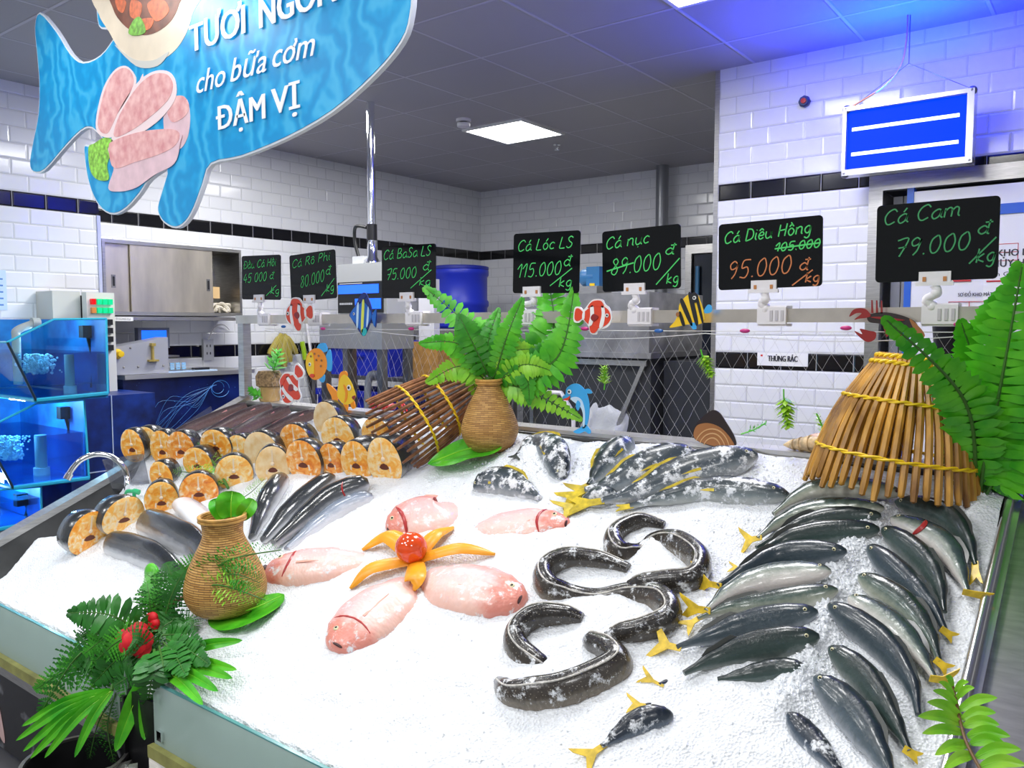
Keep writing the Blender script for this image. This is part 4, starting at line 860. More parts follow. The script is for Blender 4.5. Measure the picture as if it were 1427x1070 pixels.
for u, v, c in ((395, 455, 'b'), (450, 458, 'p'), (573, 458, 'p'), (815, 458, 'p'), (918, 461, 'b'), (1038, 461, 'p'), (1179, 457, 'p'), (1338, 452, 'p')):
    MB().ball(onY(u, v, RY - .033), .016, 8, (1.0, .5, .42)).build('float', mat('pink_float', (.55, .03, .22), .3) if c == 'p' else mat('blue_float', (.02, .12, .4), .3), t)

# ---------------- flat printed cut-outs hung on the net
def col(n, c): return mat('print_' + n, c, .35)
PR = {'red': col('red', (.75, .06, .02)), 'white': col('white', (.88, .88, .86)), 'orange': col('orange', (.90, .30, .01)), 'yel': col('yellow', (.92, .60, .02)), 'blue': col('blue', (.01, .14, .55)), 'sky': col('sky', (.05, .40, .80)), 'blk': col('black', (.012, .012, .015)), 'dred': col('dark_red', (.28, .02, .02)), 'grn': col('green', (.10, .55, .04)), 'lgr': col('lime', (.35, .65, .04)), 'teal': col('teal', (.02, .45, .45)), 'pale': col('pale_blue', (.55, .75, .92)), 'brn': col('brown', (.36, .15, .05)), 'tan': col('tan', (.62, .36, .16)), 'dbr': col('dark_brown', (.03, .02, .02)), 'nav': col('navy', (.01, .03, .18)), 'lime2': col('lemon', (.75, .8, .1))}
def smooth(p, n=5): return [(q.x, q.y) for q in cr([(a, b, 0) for a, b in p], n, True)]
def cutout(name, lab, cat, u, v, wpx, shapes, rot=0, Y=RY - .05, flip=1, group='printed sea creatures on the net'):
    c = onY(u, v, Y); W_ = (onY(u + wpx / 2, v, Y) - onY(u - wpx / 2, v, Y)).length
    t = thing(name, lab, cat, c, group); a = math.radians(rot); ex = (EX * math.cos(a) + EZ * math.sin(a)) * W_; ey = (-EX * math.sin(a) + EZ * math.cos(a)) * W_
    for i, (nm, poly, k, lay) in enumerate(shapes):
        mb = MB(); ps = poly if isinstance(poly[0], list) else [poly]
        if nm in ('blue_fin', 'flipper', 'claw', 'leg', 'belly_fin'):
            for p in ps[1:]:
                q = MB(); q.prism([(x * flip, y) for x, y in p], c + EY * (-.0016 * lay), ex, ey, .004 if lay == 0 else .0014); q.build(nm, PR[k], t, angle=30)
            ps = ps[:1]
        for p in ps: mb.prism([(x * flip, y) for x, y in p], c + EY * (-.0016 * lay), ex, ey, .004 if lay == 0 else .0014)
        mb.build(nm, PR[k], t, angle=30)
    return t
def eye(x, y, r): return [('eye', ell(x, y, r, r, 14), 'white', 3), ('pupil', ell(x - r * .1, y, r * .5, r * .5, 10), 'blk', 4)]
CLOWN = lambda: [('body', smooth([(-.36, .0), (-.28, .17), (-.05, .24), (.18, .15), (.30, .03), (.30, -.05), (.16, -.17), (-.08, -.23), (-.28, -.14)]), 'red', 1),
    ('tail_fin', smooth([(.28, .0), (.40, .12), (.50, .10), (.50, -.10), (.40, -.13)]), 'red', 1), ('backing', smooth([(-.39, .0), (-.31, .2), (-.2, .27), (-.12, .36), (.12, .33), (.3, .12), (.40, .16), (.53, .13), (.53, -.14), (.40, -.17), (.3, -.1), (.15, -.22), (.08, -.36), (-.06, -.36), (-.1, -.27), (-.31, -.18)]), 'white', 0),
    ('dorsal_fin', smooth([(-.18, .2), (-.1, .33), (.1, .3), (.2, .16), (.0, .22)]), 'red', 2), ('ventral_fin', smooth([(-.1, -.2), (-.03, -.33), (.07, -.33), (.1, -.2)]), 'red', 2), ('side_fin', smooth([(-.08, .0), (.04, .05), (.1, -.04), (.02, -.1)]), 'dred', 3),
    ('white_band', [smooth([(-.2, .19), (-.12, .23), (-.15, .05), (-.12, -.2), (-.2, -.19), (-.23, 0)]), smooth([(.07, .21), (.14, .18), (.12, 0), (.14, -.18), (.07, -.2), (.03, 0)]), smooth([(.26, .07), (.31, .05), (.31, -.06), (.26, -.08)])], 'white', 2)] + eye(-.28, .05, .04)
cutout('clownfish_cutout', 'red and white clownfish cutout at the left end of the rail', 'fish cutout', 414, 438, 42, CLOWN(), 6)
cutout('clownfish_cutout', 'red and white clownfish cutout tilted nose down above the left ledge', 'fish cutout', 405, 540, 44, CLOWN(), 52)
cutout('clownfish_cutout', 'red and white clownfish cutout facing right below the Cá nục board', 'fish cutout', 830, 441, 58, CLOWN(), -6, flip=-1)
cutout('striped_fish_cutout', 'blue fish cutout with yellow and white stripes on the rail', 'fish cutout', 505, 441, 37, [
    ('backing', smooth([(-.5, .02), (-.32, .22), (-.1, .55), (.1, .6), (.3, .3), (.36, .08), (.5, .2), (.5, -.25), (.36, -.05), (.2, -.35), (.06, -.5), (-.14, -.36), (-.4, -.1)]), 'nav', 0),
    ('body', smooth([(-.46, .0), (-.28, .24), (0, .38), (.24, .22), (.34, .04), (.2, -.24), (0, -.36), (-.26, -.18)]), 'blue', 1), ('dorsal_fin', smooth([(-.22, .26), (-.1, .52), (.14, .58), (.0, .4)]), 'nav', 1),
    ('stripe', [smooth([(-.2, .28), (-.13, .3), (-.14, -.28), (-.2, -.22)]), smooth([(.2, .24), (.25, .18), (.24, -.16), (.18, -.24)])], 'pale', 2), ('yellow_stripe', smooth([(-.01, .36), (.07, .36), (.06, -.34), (-.02, -.34)]), 'lime2', 2), ('lower_fin', smooth([(.0, -.36), (.08, -.5), (.2, -.4), (.14, -.28)]), 'teal', 2), ('tail_fin', smooth([(.36, .05), (.5, .2), (.48, -.22), (.37, -.05)]), 'blue', 1)] + eye(-.3, .05, .035), -4)
cutout('round_fish_cutout', 'round orange spotted fish cutout with blue fins below the rail', 'fish cutout', 442, 507, 36, [
    ('blue_fin', [smooth([(.0, .3), (.1, .48), (.34, .5), (.4, .3)]), smooth([(.3, .1), (.5, .34), (.56, .1), (.5, -.2), (.3, -.1)]), smooth([(0, -.3), (.1, -.46), (.22, -.44), (.24, -.28)])], 'sky', 0),
    ('body', smooth([(-.44, -.02), (-.36, .24), (-.12, .38), (.16, .36), (.36, .14), (.36, -.12), (.18, -.32), (-.12, -.4), (-.34, -.28)]), 'orange', 1), ('yellow_face', smooth([(-.43, 0), (-.34, .2), (-.16, .3), (-.1, .05), (-.16, -.3), (-.34, -.26)]), 'yel', 2),
    ('spot', [ell(x, y, .035, .028, 10) for x, y in ((-.05, .26), (.1, .2), (.0, .1), (.2, .08), (-.2, .2), (.16, -.06))], 'brn', 3), ('mouth', smooth([(-.3, -.28), (-.2, -.24), (-.1, -.28), (-.2, -.34)]), 'red', 3)] + eye(-.26, .0, .05), 4)
cutout('goldfish_cutout', 'orange goldfish cutout with raised tail beside the lying trap', 'fish cutout', 476, 548, 42, [
    ('body', smooth([(-.14, -.02), (-.06, .28), (.1, .42), (.3, .3), (.44, .06), (.46, -.06), (.32, -.2), (.1, -.24), (-.06, -.16)]), 'yel', 1), ('tail_fin', smooth([(-.12, -.02), (-.3, .12), (-.5, .2), (-.46, .06), (-.34, -.1), (-.3, -.34), (-.2, -.36), (-.14, -.16)]), 'orange', 0),
    ('dorsal_fin', smooth([(-.1, .1), (-.06, .42), (.12, .5), (.2, .4), (.02, .3)]), 'orange', 0), ('belly_fin', [smooth([(.06, -.22), (.02, -.42), (.14, -.44), (.2, -.24)]), smooth([(.28, -.2), (.34, -.32), (.44, -.28), (.38, -.14)])], 'orange', 0), ('cheek', smooth([(.08, .2), (.2, .1), (.2, -.1), (.1, -.2), (.14, 0)]), 'orange', 2), ('mouth', smooth([(.36, -.06), (.47, -.02), (.42, -.12)]), 'dred', 3)] + eye(.27, .14, .065))
cutout('angelfish_cutout', 'yellow and black striped angelfish cutout at the right of rail', 'fish cutout', 958, 438, 50, [
    ('body', smooth([(-.5, -.34), (-.36, -.18), (-.26, .02), (-.22, .28), (.0, .5), (.24, .52), (.36, .3), (.44, .06), (.46, -.16), (.3, -.26), (0, -.26), (-.2, -.3)]), 'yel', 0),
    ('black_stripe', [smooth([(-.24, .02), (-.18, .06), (-.06, -.26), (-.14, -.28)]), smooth([(-.2, .3), (-.12, .38), (.14, -.2), (.08, -.26)]), smooth([(.02, .48), (.12, .5), (.3, -.18), (.22, -.24)]), smooth([(.2, .5), (.28, .46), (.44, -.14), (.4, -.2)])], 'blk', 1), ('blue_fin', [smooth([(.08, -.24), (.16, -.38), (.26, -.36), (.22, -.22)]), smooth([(.46, .1), (.56, .24), (.66, .2), (.66, .06), (.5, .02)])], 'sky', 1), ('dark_head', smooth([(.08, .5), (.2, .56), (.3, .46), (.24, .3), (.12, .34)]), 'blk', 2)] + eye(.2, .42, .05) + [('second_eye', ell(-.26, .0, .05, .06, 12), 'brn', 3)])
cutout('dolphin_cutout', 'blue dolphin cutout leaping upright before the ice machine', 'dolphin cutout', 803, 567, 40, [
    ('body', smooth([(-.48, .28), (-.38, .36), (-.34, .54), (-.1, .68), (.14, .64), (.34, .42), (.44, .1), (.42, -.3), (.34, -.55), (.22, -.6), (.26, -.3), (.2, .0), (.0, .14), (-.2, .26), (-.34, .2), (-.46, .18)]), 'sky', 0),
    ('belly', smooth([(-.2, .24), (0, .3), (.2, .2), (.3, -.1), (.3, -.5), (.24, -.54), (.24, -.2), (.14, .02), (-.04, .12)]), 'pale', 1), ('tail_fluke', smooth([(.3, -.5), (.1, -.62), (-.1, -.74), (.1, -.78), (.3, -.7), (.44, -.76), (.5, -.68), (.38, -.54)]), 'sky', 0), ('flipper', [smooth([(.06, .2), (.0, .02), (.08, -.1), (.16, .1)]), smooth([(.24, .5), (.44, .56), (.56, .44), (.36, .42)])], 'sky', 2), ('mouth', smooth([(-.46, .2), (-.3, .26), (-.2, .32), (-.28, .18)]), 'red', 2)] + eye(-.22, .44, .07))
cutout('mussel_cutout', 'brown shell cutout with dark top standing on back ledge', 'shell cutout', 997, 597, 60, [
    ('shell', smooth([(-.48, -.3), (-.46, .0), (-.2, .34), (.0, .38), (.24, .16), (.46, -.1), (.5, -.3), (.2, -.4), (-.2, -.4)]), 'dbr', 0), ('brown_face', smooth([(-.46, -.3), (-.44, -.04), (-.2, .08), (.1, .05), (.36, -.12), (.48, -.3), (.2, -.38), (-.2, -.38)]), 'brn', 1), ('growth_ring', [[(x, y + .0) for x, y in ell(0, -.5, .42 - k * .1, .5 - k * .1, 16, 0, .3, PI - .3)] + [(x, y) for x, y in ell(0, -.5, .40 - k * .1, .47 - k * .1, 16, 0, .3, PI - .3)][::-1] for k in range(3)], 'tan', 2)], -8, Y=RY - .045)
cutout('lobster_cutout', 'dark red lobster cutout with open claws at the right end of rail', 'lobster cutout', 1232, 446, 96, [
    ('body', smooth([(-.24, .06), (-.05, .12), (.2, .1), (.42, .02), (.5, -.1), (.44, -.16), (.2, -.08), (-.06, -.06), (-.22, -.04)]), 'dbr', 0), ('tail', smooth([(.36, .05), (.52, -.08), (.6, -.2), (.5, -.26), (.44, -.12)]), 'brn', 1),
    ('claw', [smooth([(-.2, .06), (-.3, .16), (-.46, .14), (-.52, .02), (-.42, .08), (-.34, .08), (-.44, -.02), (-.36, .0), (-.26, .02)]), smooth([(-.1, -.3), (-.2, -.36), (-.32, -.3), (-.42, -.2), (-.3, -.24), (-.34, -.16), (-.2, -.18), (-.1, -.2)])], 'dred', 1),
    ('leg', [[(-.02 + .1 * k, -.06), (.02 + .1 * k, -.06), (.08 + .1 * k, -.24), (.06 + .1 * k, -.26)] for k in range(4)] + [[(-.2 + .07 * k, .1), (-.17 + .07 * k, .1), (-.2 + .07 * k, .3), (-.22 + .07 * k, .3)] for k in range(3)], 'dred', 0), ('back_stripe', smooth([(-.2, .03), (0, .05), (.3, .02), (.1, .0)]), 'dred', 2)], -4)
# seaweed sprigs on the net (three dimensional plastic sprays)
def spray(lab, u, v, hpx, rot, Y=RY - .05, k='lgr', dense=22, spread=.42, name='plastic_seaweed'):
    c = onY(u, v, Y); H_ = (onY(u, v - hpx / 2, Y) - onY(u, v + hpx / 2, Y)).length; a = math.radians(rot); ax = EX * math.sin(a) + EZ * math.cos(a); sx = EX * math.cos(a) - EZ * math.sin(a)
    t = thing(name, lab, 'plastic seaweed', c - ax * H_ / 2, 'plastic seaweed sprigs'); b = c - ax * H_ / 2
    MB().tube(cr([b, b + ax * H_ * .5 + sx * .004, b + ax * H_]), .0022, 5).build('stem', PR['grn'], t)
    m = MB(); random.seed(int(u))
    for i in range(dense * 3):
        f = .22 + .78 * (i / (dense * 3)); ph = i * 2.4; dr = sx * math.cos(ph) - EY * math.sin(ph) * .8; l = H_ * spread * (1 - .4 * f) * random.uniform(.7, 1.1); p = b + ax * H_ * f
        e = p + dr * l + ax * l * .5; s = ax.cross(dr).normalized() * l * .26
        m.add([p, (p + e) / 2 + s, e, (p + e) / 2 - s], [(0, 1, 2, 3)])
    m.build('leaves', PR[k], t, angle=0); return t
spray('lime green seaweed sprig on the net before the heap of machine ice', 842, 527, 32, 0)
spray('lime green seaweed sprig hanging beside the right wall edge', 984, 505, 40, 155)
spray('lime green seaweed sprig before the white tiles below name plate', 1095, 568, 52, 172)
spray('bright green leafy sprig just right of the brown shell', 1050, 597, 40, 62, k='grn', dense=7, spread=.2)
spray('green seaweed sprig at the ledge beside the standing trap', 1146, 600, 50, -20, dense=12, spread=.22)
spray('small green plastic fern at the foot of the left post', 357, 549, 30, -70, k='grn', dense=10)
# straw jar with plant on the left end of the ledge
a = V((onY(368, 553, RY + .0).x + .02, by + .052, bz + .009))
t = thing('straw_jar', 'jar wrapped in brown netting on the left end of ledge', 'jar', a)
MB().lathe([(.045, 0), (.05, .01), (.05, .075)], a, 20).build('jar', mat('jar_tan', (.50, .32, .12), .4, var=.15), t); MB().lathe([(.051, .07), (.062, .075), (.064, .12), (.05, .145), (.0, .147)], a, 20).build('straw_wrap', mat('straw_brown', (.26, .17, .08), .9, var=.5, scale=90, bump=.5), t)
MB().box(a + V((-.02, -.049, .04)), (.035, .006, .05)).build('paper_label', PAPER, t)
spray('bright green plastic sprig sticking out of the straw jar', 383, 508, 42, 25, Y=a.y, k='grn', dense=10, spread=.5)
# shell of a spindle snail on the ledge, red crab beside the trap
a = V((onY(1122, 634, by + .03).x, by + .03, bz + .03)); t = thing('spindle_shell', 'ribbed tan spindle shell lying on the ledge left of standing trap', 'shell', a)
MB().lathe([(.002, -.07), (.012, -.05), (.017, -.035), (.014, -.033), (.022, -.012), (.019, -.01), (.026, .018), (.022, .02), (.02, .045), (.008, .075)], a, 18, V((1, -.2, .15))).build('whorl', mat('shell_tan', (.58, .42, .24), .5, var=.45, scale=50), t)
MB().ball(a + V((.04, .02, .012)), .03, 8, (1.5, .8, .7)).build('lip', mat('shell_pink', (.55, .33, .24), .4), t)
a = V((onY(541, 566, by + .05).x, by + .05, bz + .012)); t = thing('crab_model', 'small red crab model on the ledge beside the lying trap tips', 'crab', a)
MB().ball(a + EZ * .02, .035, 8, (1.2, .8, .5)).build('shell', REDP, t)
for s in (-1, 1):
    MB().tube(cr([a + V((s * .03, -.01, .02)), a + V((s * .055, -.02, .03)), a + V((s * .05, -.045, .022))]), [.006] * 8 + [.012] * 5, 8).build('claw', REDP, t)
    for k in range(3): MB().tube(cr([a + V((s * .03, .0 + k * .012, .02)), a + V((s * .06, .005 + k * .014, .03)), a + V((s * .075, .0 + k * .018, .0))]), .004, 5).build('leg', REDP, t)
# ================================================================ FISH
SLIM = [(0, .17), (.08, .24), (.25, .56), (.45, .88), (.62, 1), (.78, .94), (.9, .72), (.97, .42), (1, .14)]
DEEP = [(0, .45), (.15, .7), (.4, .97), (.62, 1), (.8, .86), (.92, .62), (.975, .40), (1, .2)]
LOG = [(0, .34), (.15, .52), (.4, .86), (.65, 1), (.85, .96), (.95, .78), (1, .34)]
CUT = [(0, .55), (.2, .78), (.5, 1), (.8, 1), (.97, .9), (1, .82)]
def prof(P, s):
    for (a, x), (b, y) in zip(P, P[1:]):
        if s <= b: k = (s - a) / (b - a); k = k * k * (3 - 2 * k) if 0 < a and b < 1 else k; return x + (y - x) * k
    return P[-1][1]
scad_m = [ramp_uv('scad_dark', [(.0, (.36, .38, .34)), (.22, (.12, .15, .14)), (.42, (.05, .082, .074)), (.75, (.020, .036, .034)), (1, (.008, .014, .017))], .3, nscale=(30, 5), namp=.12, coat=.3),
          ramp_uv('scad_green', [(.0, (.60, .60, .52)), (.25, (.30, .33, .26)), (.5, (.08, .12, .10)), (.72, (.025, .042, .036)), (1, (.010, .018, .018))], .25, nscale=(26, 5), namp=.12, coat=.5),
          ramp_uv('scad_pale', [(.0, (.72, .66, .62)), (.28, (.50, .50, .46)), (.5, (.20, .24, .20)), (.68, (.05, .075, .075)), (1, (.012, .022, .03))], .25, nscale=(22, 5), namp=.12, coat=.5),
          ramp_uv('scad_blue', [(.0, (.35, .38, .42)), (.3, (.09, .12, .14)), (.5, (.036, .058, .072)), (1, (.011, .019, .028))], .28, nscale=(30, 5), namp=.12, coat=.3)]
scad_f = ramp_uv('scad_frosted', [(.0, (.35, .38, .42)), (.3, (.08, .11, .15)), (.5, (.02, .032, .05)), (1, (.008, .012, .02))], .3, frost=.35, coat=.3)
amber_m = ramp_uv('amberjack_frosted', [(.0, (.50, .52, .54)), (.3, (.20, .24, .27)), (.45, (.05, .07, .09)), (.7, (.03, .045, .055)), (1, (.012, .02, .028))], .35, frost=.47, coat=.3, nscale=(14, 5), namp=.14)
amber_c = ramp_uv('amberjack_clear', [(.0, (.5, .52, .5)), (.3, (.2, .24, .25)), (.5, (.04, .06, .07)), (1, (.010, .016, .02))], .3, frost=.40, coat=.4, nscale=(14, 5), namp=.14)
pink_m = ramp_uv('red_tilapia_skin', [(.0, (.84, .50, .40)), (.35, (.86, .62, .57)), (.7, (.82, .50, .49)), (1, (.74, .32, .30))], .35, nscale=(9, 6), namp=.22, frost=.24, scales=46, coat=.3, head=((.72, .26, .20), .74))
basa_m = ramp_uv('basa_skin', [(.0, (.75, .76, .78)), (.3, (.46, .48, .52)), (.45, (.09, .10, .115)), (.7, (.028, .032, .034)), (1, (.014, .016, .018))], .16, nscale=(8, 5), namp=.1, coat=.7)
basa_p = ramp_uv('basa_pale', [(.0, (.82, .83, .85)), (.45, (.66, .69, .75)), (.7, (.28, .33, .42)), (1, (.14, .17, .22))], .25, nscale=(8, 5), namp=.14, frost=.12, coat=.5)
dark_m = ramp_uv('purple_scales', [(.0, (.22, .13, .12)), (.4, (.055, .028, .03)), (.65, (.026, .012, .018)), (1, (.014, .006, .012))], .4, nscale=(30, 8), namp=.14, speck=((.15, .095, .095), 130, .12), scales=60, coat=.1)
snake_m = ramp_uv('snakehead_skin', [(.0, (.36, .30, .24)), (.35, (.16, .135, .10)), (.6, (.06, .05, .04)), (1, (.02, .018, .017))], .25, nscale=(60, 6), namp=.2, frost=.27, speck=((.30, .27, .22), 150, .10), coat=.4)
FINY, FIND, FINP = mat('fin_yellow', (.72, .50, .03), .4, var=.25, scale=60), mat('fin_dark', (.05, .055, .05), .35), mat('fin_pink', (.75, .38, .30), .4)
FINO = mat('fin_olive', (.58, .44, .02), .4, var=.35, scale=40)
EYEW, PUP = mat('fish_eye', (.70, .66, .40), .15), mat('pupil', (.005, .005, .005), .1)
GILL = mat('gill_red', (.42, .03, .03), .3); MOUTH = mat('mouth_dark', (.05, .012, .012), .4)
def fish(name, lab, cat, pix, H, Th, m, P=SLIM, side=1, roll=25, h0=.01, tail=FINY, tl=.055, fin=FIND, eyes=1, group=None, K=16, hs=None, tail_at=None, gill=0, mouth=0, ts=.75, dors=True, sf=True, ridge=0):
    n = len(pix); hh = hs or [h0] * n
    pts = cr([I(u, v, h) for (u, v), h in zip(pix, hh)], 9); k = len(pts)
    cum = [0]
    for a, b in zip(pts, pts[1:]): cum.append(cum[-1] + (b - a).length)
    c = pts[k // 2]; t = thing(name, lab, cat, c, group)
    R = []; uv = []; fr = []
    for i, p in enumerate(pts):
        s = cum[i] / cum[-1]; tg = (pts[min(i + 1, k - 1)] - pts[max(i - 1, 0)]).normalized()
        b = TN.cross(tg).normalized() * side; nn = TN.copy(); nn = (nn - tg * nn.dot(tg)).normalized(); r = math.radians(roll)
        b2 = b * math.cos(r) + nn * math.sin(r); n2 = nn * math.cos(r) - b * math.sin(r); w = prof(P, s)
        R.append([p + b2 * (H / 2 * w * math.sin(q)) + n2 * (Th / 2 * (w ** .8) * math.cos(q)) for q in [2 * PI * j / K for j in range(K)]])
        uv += [(s, .5 + .5 * math.sin(2 * PI * j / K)) for j in range(K)]; fr.append((p, tg, b2, n2, w, b))
    MB().rings(R, uv=uv).build('body', m, t, angle=60)
    at = lambda s: fr[min(k - 1, max(0, int(round(s * (k - 1)))))]
    if tail:
        p, tg, b2, n2, w, b = fr[0]; bb = (b * .8 + b2 * .4).normalized(); e = tl
        if tail_at: q = I(tail_at[0], tail_at[1], .012); d = (p - q); e = d.length; tg = d.normalized(); bb = (bb - tg * bb.dot(tg)).normalized()
        hw = H * .10; MB().prism([(.01, hw), (-e * .3, hw * 1.1), (-e, e * ts), (-e * .95, e * ts * .66), (-e * .66, e * .03), (-e * .93, -e * ts * .62), (-e, -e * ts * .95), (-e * .3, -hw * 1.1), (.01, -hw)], p + n2 * .0012, tg, bb, .0024).build('tail_fin', tail, t)
    if dors:
        q = MB(); d = []
        for s in (.30, .36, .42, .5, .58, .64): a = at(s); d.append((a[0] + a[2] * (H / 2 * a[4] - .002), a[0] + a[2] * (H / 2 * a[4] + (.007 if .33 < s < .6 else .0)) - a[1] * .006, a[3]))
        q.rings([[a + n_ * .0009, b + n_ * .0004, b - n_ * .0004, a - n_ * .0009] for a, b, n_ in d]).build('dorsal_fin', fin, t)
        if sf: p, tg, b2, n2, w, b = at(.72); o = p + n2 * (Th / 2 * w * .93) - b2 * H * .1
        if sf: MB().prism([(0, .004), (-H * .2, .004), (-H * .5, -.002), (-H * .2, -.004), (0, -.004)], o + n2 * .002, tg, b2, .0015).build('side_fin', fin, t)
    if eyes:
        p, tg, b2, n2, w, b = at(.93 if P is not DEEP else .87); q = math.radians(22); rr = .0045 if P is not DEEP else .0078
        o = p + b2 * (H / 2 * w * math.sin(q)) + n2 * (Th / 2 * w ** .8 * math.cos(q) - .001); ax = (tg, b2, n2)
        ey_ = MB().ball(o, rr, 7, (1, 1, .5), ax).build('eye', EYEW, t); MB().ball(o + n2 * rr * .3, rr * .55, 6, (1, 1, .5), ax).build('pupil', PUP, ey_)
    if ridge:
        MB().tube([q[0] + q[2] * (H / 2 * q[4] * .80) + q[3] * (Th / 2 * q[4] ** .8 * .62) * (-1) ** 0 for q in fr[2:-2]], .0022, 5).build('back_fin', mat('fin_ridge', (.50, .48, .44), .4, var=.4, scale=90), t)
    def arc(nm, s, a0, a1, r, mm, ds=0):
        pt = []
        for j in range(7):
            q = math.radians(a0 + (a1 - a0) * j / 6); p, tg, b2, n2, w, b = at(s); pt.append(p + tg * (ds * math.sin(PI * j / 6)) + b2 * (H / 2 * w * math.sin(q)) + n2 * (Th / 2 * w ** .8 * math.cos(q)))
        MB().tube(pt, [r * .3, r * .8, r, r, r, r * .8, r * .3], 6).build(nm, mm, t)
    if gill: arc('gill_slit', .76, 48, -50, .0016 * gill, GILL if gill > 1 else MOUTH, -.012)
    if mouth: arc('mouth', .975, 10, -40, .004 * mouth, MOUTH)
    return t
GS = 'blue green scad on the ice'
SC = dict(cat='fish', group=GS)
def scad(lab, pix, mi, **k):
    kw = dict(H=.066, Th=.046, side=1, roll=62, h0=.016, sf=False); kw.update(k); return fish('scad', lab, pix=pix, m=scad_m[mi] if mi < 4 else scad_f, **SC, **kw)
# left-hand row, tails to the left
scad('top scad of the left row with its eye showing, just under the standing trap', [(1078, 716), (1125, 685), (1180, 679), (1256, 687)], 1, H=.07, roll=8, tail=None, gill=1, mouth=1, h0=.03)
scad('greenish scad in left row, second down, with bright yellow forked tail', [(1056, 750), (1090, 726), (1140, 710), (1232, 708)], 1, roll=15, tail_at=(1030, 755), ts=.85, h0=.026)
scad('dark narrow scad in left row, third down, half covered by the fish above', [(1054, 763), (1100, 741), (1150, 726), (1228, 718)], 0, tail=None, h0=.014)
scad('dark scad in left row, fourth down, with no tail showing', [(1045, 786), (1085, 759), (1130, 746), (1226, 737)], 0, tail=None, h0=.020)
scad('slate blue scad in left row, fifth down, long yellow tail', [(1000, 816), (1042, 794), (1095, 774), (1180, 768)], 3, tail_at=(961, 808), ts=.55, h0=.026)
scad('pale silvery green scad in left row, sixth down', [(984, 851), (1020, 822), (1075, 803), (1158, 796)], 2, roll=10, H=.075, tail_at=(946, 846), ts=.45, h0=.024)
scad('dark green scad in left row, seventh down, below the silvery one', [(972, 862), (1015, 848), (1076, 840), (1168, 822)], 1, H=.06, roll=30, tail_at=(950, 876), ts=.6, h0=.016)
scad('deep blue scad in left row, eighth down, with broad yellow tail', [(943, 902), (985, 888), (1045, 870), (1140, 852)], 3, roll=45, tail_at=(905, 893), ts=.75, h0=.018)
scad('dark green scad in left row, ninth down, without visible tail', [(953, 938), (990, 921), (1045, 904), (1142, 886)], 0, tail=None, H=.07, h0=.014)
scad('lowest dark scad of the left row, half buried in ice', [(1000, 946), (1045, 940), (1085, 934), (1122, 930)], 0, tail=None, H=.05, h0=.002, eyes=0, dors=False)
scad('lone frosted scad at the bottom edge with spread yellow tail', [(838, 1040), (870, 1018), (900, 1003), (938, 996)], 4, tail_at=(806, 1062), ts=.6, h0=.006, H=.055, eyes=0, dors=False)
scad('buried scad whose upper yellow tail alone sticks out of the ice', [(918, 953), (945, 948), (975, 950)], 4, tail_at=(890, 939), ts=.4, h0=-.03, hs=[.004, -.03, -.05], H=.03, eyes=0, dors=False)
scad('buried scad whose lower small yellow tail sticks out of the ice', [(900, 982), (920, 978), (955, 975)], 4, tail_at=(872, 979), ts=.6, h0=-.03, hs=[.002, -.02, -.05], H=.03, eyes=0, dors=False)
scad('buried scad whose pale yellow tail shows left of the fifth fish', [(1035, 792), (1060, 785), (1090, 775)], 0, tail_at=(1014, 789), ts=.45, h0=-.02, hs=[.008, -.005, -.03], H=.03, eyes=0, dors=False)
# right-hand row, heads up towards the left
Rr = dict(side=-1, roll=58)
scad('top dark scad of the right row under the standing trap, thin upright tail', [(1360, 788), (1345, 748), (1312, 717), (1248, 699)], 0, tail_at=(1361, 815), ts=.25, h0=.02, **Rr)
scad('golden green scad in right row, second down, with torn red head', [(1349, 826), (1331, 783), (1305, 752), (1242, 722)], 2, side=-1, roll=20, tail_at=(1384, 833), ts=.22, gill=4, h0=.026)
scad('large dark scad in right row, third down', [(1316, 852), (1306, 810), (1278, 773), (1230, 736)], 0, tail=None, h0=.022, **Rr)
scad('dark scad in right row, fourth down, yellow tail at lower right', [(1318, 880), (1300, 848), (1262, 810), (1210, 761)], 3, tail_at=(1332, 890), ts=.6, h0=.026, **Rr)
scad('green scad in right row, fifth down, small pale tail', [(1310, 924), (1293, 884), (1255, 840), (1197, 802)], 1, side=-1, roll=40, tail_at=(1325, 936), ts=.7, h0=.022)
scad('pale pink bellied scad in right row, sixth down', [(1303, 946), (1278, 908), (1238, 868), (1183, 832)], 2, side=-1, roll=12, tail_at=(1332, 950), ts=.75, h0=.026)
scad('dark scad with blue sheen in right row, seventh down', [(1280, 996), (1268, 948), (1225, 894), (1155, 842)], 3, tail=None, H=.07, h0=.020, **Rr)
scad('dark scad in right row, eighth down, with small yellow tail', [(1268, 1048), (1243, 1000), (1204, 945), (1156, 902)], 0, tail_at=(1284, 1058), ts=.6, H=.066, h0=.018, **Rr)
scad('blue grey scad in right row, ninth down, cut by the bottom edge', [(1250, 1095), (1218, 1038), (1180, 986), (1135, 943)], 3, side=-1, roll=34, tail=None, H=.072, h0=.02)
scad('lowest scad of the right row, half buried in ice', [(1180, 1085), (1150, 1052), (1125, 1025), (1098, 993)], 4, side=-1, roll=40, tail=None, H=.05, h0=.004, eyes=0, dors=False)
